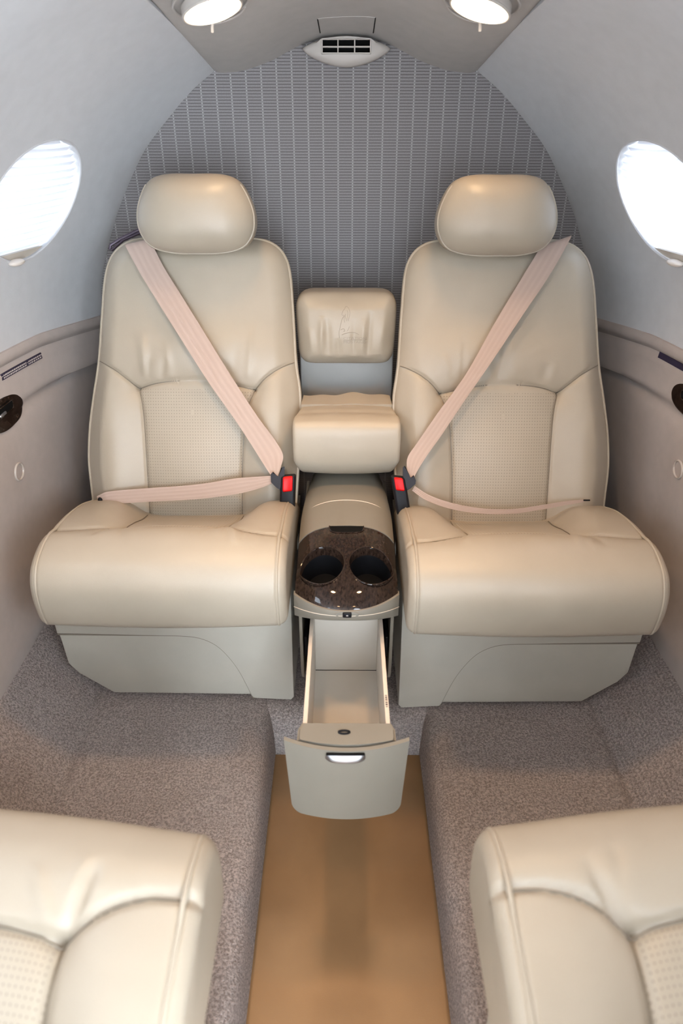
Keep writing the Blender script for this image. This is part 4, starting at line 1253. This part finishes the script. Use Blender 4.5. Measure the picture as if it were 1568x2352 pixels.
# ================================================================== SIDEWALL FITTINGS
def lower_x(y, z):
    r = catmull(lower_row(y), 200); i = np.argsort(r[:, 1]); return float(np.interp(z, r[i, 1], r[i, 0]))
def on_lower(u, v, m):
    x = .68
    for _ in range(12):
        p = at_x(u, v, m*x); x = lower_x(p.y, p.z)
    return at_x(u, v, m*x)
def wall_fittings(m, pull_uv, ring_uv, plc, side):
    # wood oval pull
    c = on_lower(*pull_uv, m); c.z -= .0; nm = side
    A = .072; B = .031
    t = thing('wall_pull', (m*lower_x(c.y, c.z), c.y, c.z), 'dark wood oval plate with black pull handle on the %s lower sidewall' % side, 'wall pull', None)
    V = []; F = []; n = 72; rr = [0, .3, .55, .70, .80, .90, .97, 1.0, 1.0]
    for k, r in enumerate(rr):
        for i in range(n):
            a = 2*PI*i/n; y = c.y+A*r*math.copysign(abs(math.cos(a))**.9, math.cos(a)); z = c.z+B*r*math.copysign(abs(math.sin(a))**.9, math.sin(a))
            lift = (.010, .010, .0095, .009, .0085, .0075, .0055, .003, -.004)[k]
            V.append((m*(lower_x(y, min(max(z, .40), .60))-lift), y, z))
    for k in range(len(rr)-1):
        for i in range(n): F.append((k*n+i, k*n+(i+1) % n, (k+1)*n+(i+1) % n, (k+1)*n+i))
    if m < 0: F = [f[::-1] for f in F]
    pl = mesh('wood_plate', V, F, 'wood', t, sharp=1.0)
    x0 = lower_x(c.y, c.z)-.0105
    # black slot, a pill tilted along the plate, and the chrome edge of its pull
    pill = []
    for i in range(40):
        a = 2*PI*i/40; sy = .030*math.copysign(1, math.cos(a)) if abs(math.cos(a)) > 1e-6 else 0
        pill.append((c.y-.016+sy+.0075*math.cos(a), c.z+.012+.0085*math.sin(a)))
    bm = bmesh.new(); P = [bm.verts.new((m*(x0-.0005), y, z)) for y, z in pill]; Q = [bm.verts.new((m*(x0+.006), y, z)) for y, z in pill]
    bm.faces.new(P); bm.faces.new(Q[::-1])
    for i in range(40): bm.faces.new((P[i], Q[i], Q[(i+1) % 40], P[(i+1) % 40]))
    from_bm('handle_slot', bm, 'void', pl)
    tube_obj('slot_rim', [(m*(x0-.0006), y, z) for y, z in pill], .0012, 'wood', pl, True, 6)
    box('pull_lever', (m*(x0-.002), c.y-.030, c.z+.008), (.004, .026, .006), 'chrome', t, .002)
    # ring
    rc = on_lower(*ring_uv, m)
    pts = [(m*(lower_x(rc.y+.019*math.cos(a), rc.z+.015*math.sin(a))-.0012), rc.y+.0185*math.cos(a), rc.z+.0175*math.sin(a)) for a in np.linspace(0, 2*PI, 60, endpoint=False)]
    r = tube_obj('plastic_ring', pts, .0026, 'clear', None, True, 8)
    tag(r, 'small pale plastic ring on the %s lower sidewall below the wood pull' % side, 'ring', None)
    # placard: two blocks with two lines of small print each
    P = [on_lower(u, v, m) for u, v in plc]       # near-bottom-left, far-bottom-right
    y0, y1 = sorted((P[0].y, P[1].y)); z0 = P[0].z*.5+P[1].z*.5
    hgt = .0125
    bm = bmesh.new(); n = 20; A = []
    for i in range(n):
        y = y0+(y1-y0)*i/(n-1)
        for z in (z0-hgt/2, z0+hgt/2): A.append(bm.verts.new((m*(lower_x(y, z)-.0012), y, z)))
    Bk = [bm.verts.new((v.co.x+m*.002, v.co.y, v.co.z)) for v in A]
    for i in range(n-1): bm.faces.new((A[2*i], A[2*i+2], A[2*i+3], A[2*i+1])); bm.faces.new((Bk[2*i], Bk[2*i+1], Bk[2*i+3], Bk[2*i+2]))
    for i in range(n-1):
        for e in (0, 1): bm.faces.new((A[2*i+e], A[2*i+2+e], Bk[2*i+2+e], Bk[2*i+e]))
    for i in (0, n-1): bm.faces.new((A[2*i], A[2*i+1], Bk[2*i+1], Bk[2*i]))
    pc = from_bm('placard', bm, 'placard', None)
    tag(pc, 'narrow dark placard with two lines of fine print on the %s ledge' % side, 'placard', None)
    bm = bmesh.new(); rng = random.Random(7)
    L = y1-y0
    for row in (-.0026, .0026):
        for (a, b) in ((.03, .60), (.645, .975)):
            y = y0+L*a
            while y < y0+L*b-.003:
                w = rng.uniform(.003, .0085); w = min(w, y0+L*b-y); yc = y+w/2
                bm_box(bm, (m*(lower_x(yc, z0+row)-.0015), yc, z0+row), (.0005, w, .0026), 0); y += w+.0013
    from_bm('fine_print', bm, 'print', pc)
wall_fittings(-1, (10, 948), (43, 1083), ((2, 862), (96, 821)), 'left')
wall_fittings(1, (1583, 925), (1558, 1078), ((1660, 884), (1508, 831)), 'right')

# ================================================================== LIGHT
wd = bpy.data.worlds.new('daylight'); SC.world = wd; wd.use_nodes = True
nt = wd.node_tree; nt.nodes.clear()
bg = nt.nodes.new('ShaderNodeBackground'); bg.inputs[0].default_value = (.80, .90, 1.0, 1)
# hazy daylight, brightest on the door side ahead of the cabin
tc = nt.nodes.new('ShaderNodeTexCoord'); acc = None
for dv, amt in (((.90, -.42, .12), 38.0), ((-.95, -.10, .30), 10.0)):
    dp = nt.nodes.new('ShaderNodeVectorMath'); dp.operation = 'DOT_PRODUCT'; dp.inputs[1].default_value = Vector(dv).normalized()
    nt.links.new(tc.outputs['Generated'], dp.inputs[0])
    mr = nt.nodes.new('ShaderNodeMapRange'); mr.interpolation_type = 'SMOOTHSTEP'
    for i_, v_ in ((1, .1), (2, 1.0), (3, 1.5), (4, 1.5+amt)): mr.inputs[i_].default_value = v_
    nt.links.new(dp.outputs['Value'], mr.inputs[0])
    if acc is None: acc = mr.outputs[0]
    else:
        ad = nt.nodes.new('ShaderNodeMath'); ad.operation = 'ADD'; nt.links.new(acc, ad.inputs[0]); nt.links.new(mr.outputs[0], ad.inputs[1]); acc = ad.outputs[0]
nt.links.new(acc, bg.inputs[1])
out = nt.nodes.new('ShaderNodeOutputWorld'); nt.links.new(bg.outputs[0], out.inputs[0])
def spot(x, y, z, to, power, size=2.4, blend=.8, col=(1, .62, .32), rad=.04):
    d = bpy.data.lights.new('cabin_lamp_light', 'SPOT'); d.energy = power; d.color = col; d.spot_size = size; d.spot_blend = blend; d.shadow_soft_size = rad
    o = bpy.data.objects.new('cabin_lamp_light', d); COL.objects.link(o); o.location = (x, y, z)
    o.rotation_euler = (Vector(to)-Vector((x, y, z))).to_track_quat('-Z', 'Y').to_euler(); return o
for s in (-1, 1):
    spot(s*.207, 1.330, 1.250, (s*.25, 1.22, .3), 3.6, 1.8)
    spot(s*.207, .96, 1.285, (s*.26, .93, 0), 12.5, 2.0)
    spot(s*.207, .35, 1.300, (s*.24, .40, 0), 3.2, 2.1)

# ================================================================== CAMERA
cam = bpy.data.cameras.new('camera'); co = bpy.data.objects.new('camera', cam); COL.objects.link(co)
cam.sensor_fit = 'VERTICAL'; cam.sensor_height = 36; cam.sensor_width = 24; cam.lens = 36*FPX/2352
co.location = (0, 0, ZC); co.rotation_euler = (PI/2-PITCH, 0, YAW)
cam.clip_start = .02; cam.dof.use_dof = True; cam.dof.focus_distance = 1.42; cam.dof.aperture_fstop = 3.2
SC.camera = co
SC.view_settings.view_transform = 'Standard'; SC.view_settings.look = 'None'; SC.view_settings.exposure = -.21; SC.view_settings.gamma = 1
SC.view_settings.use_curve_mapping = False
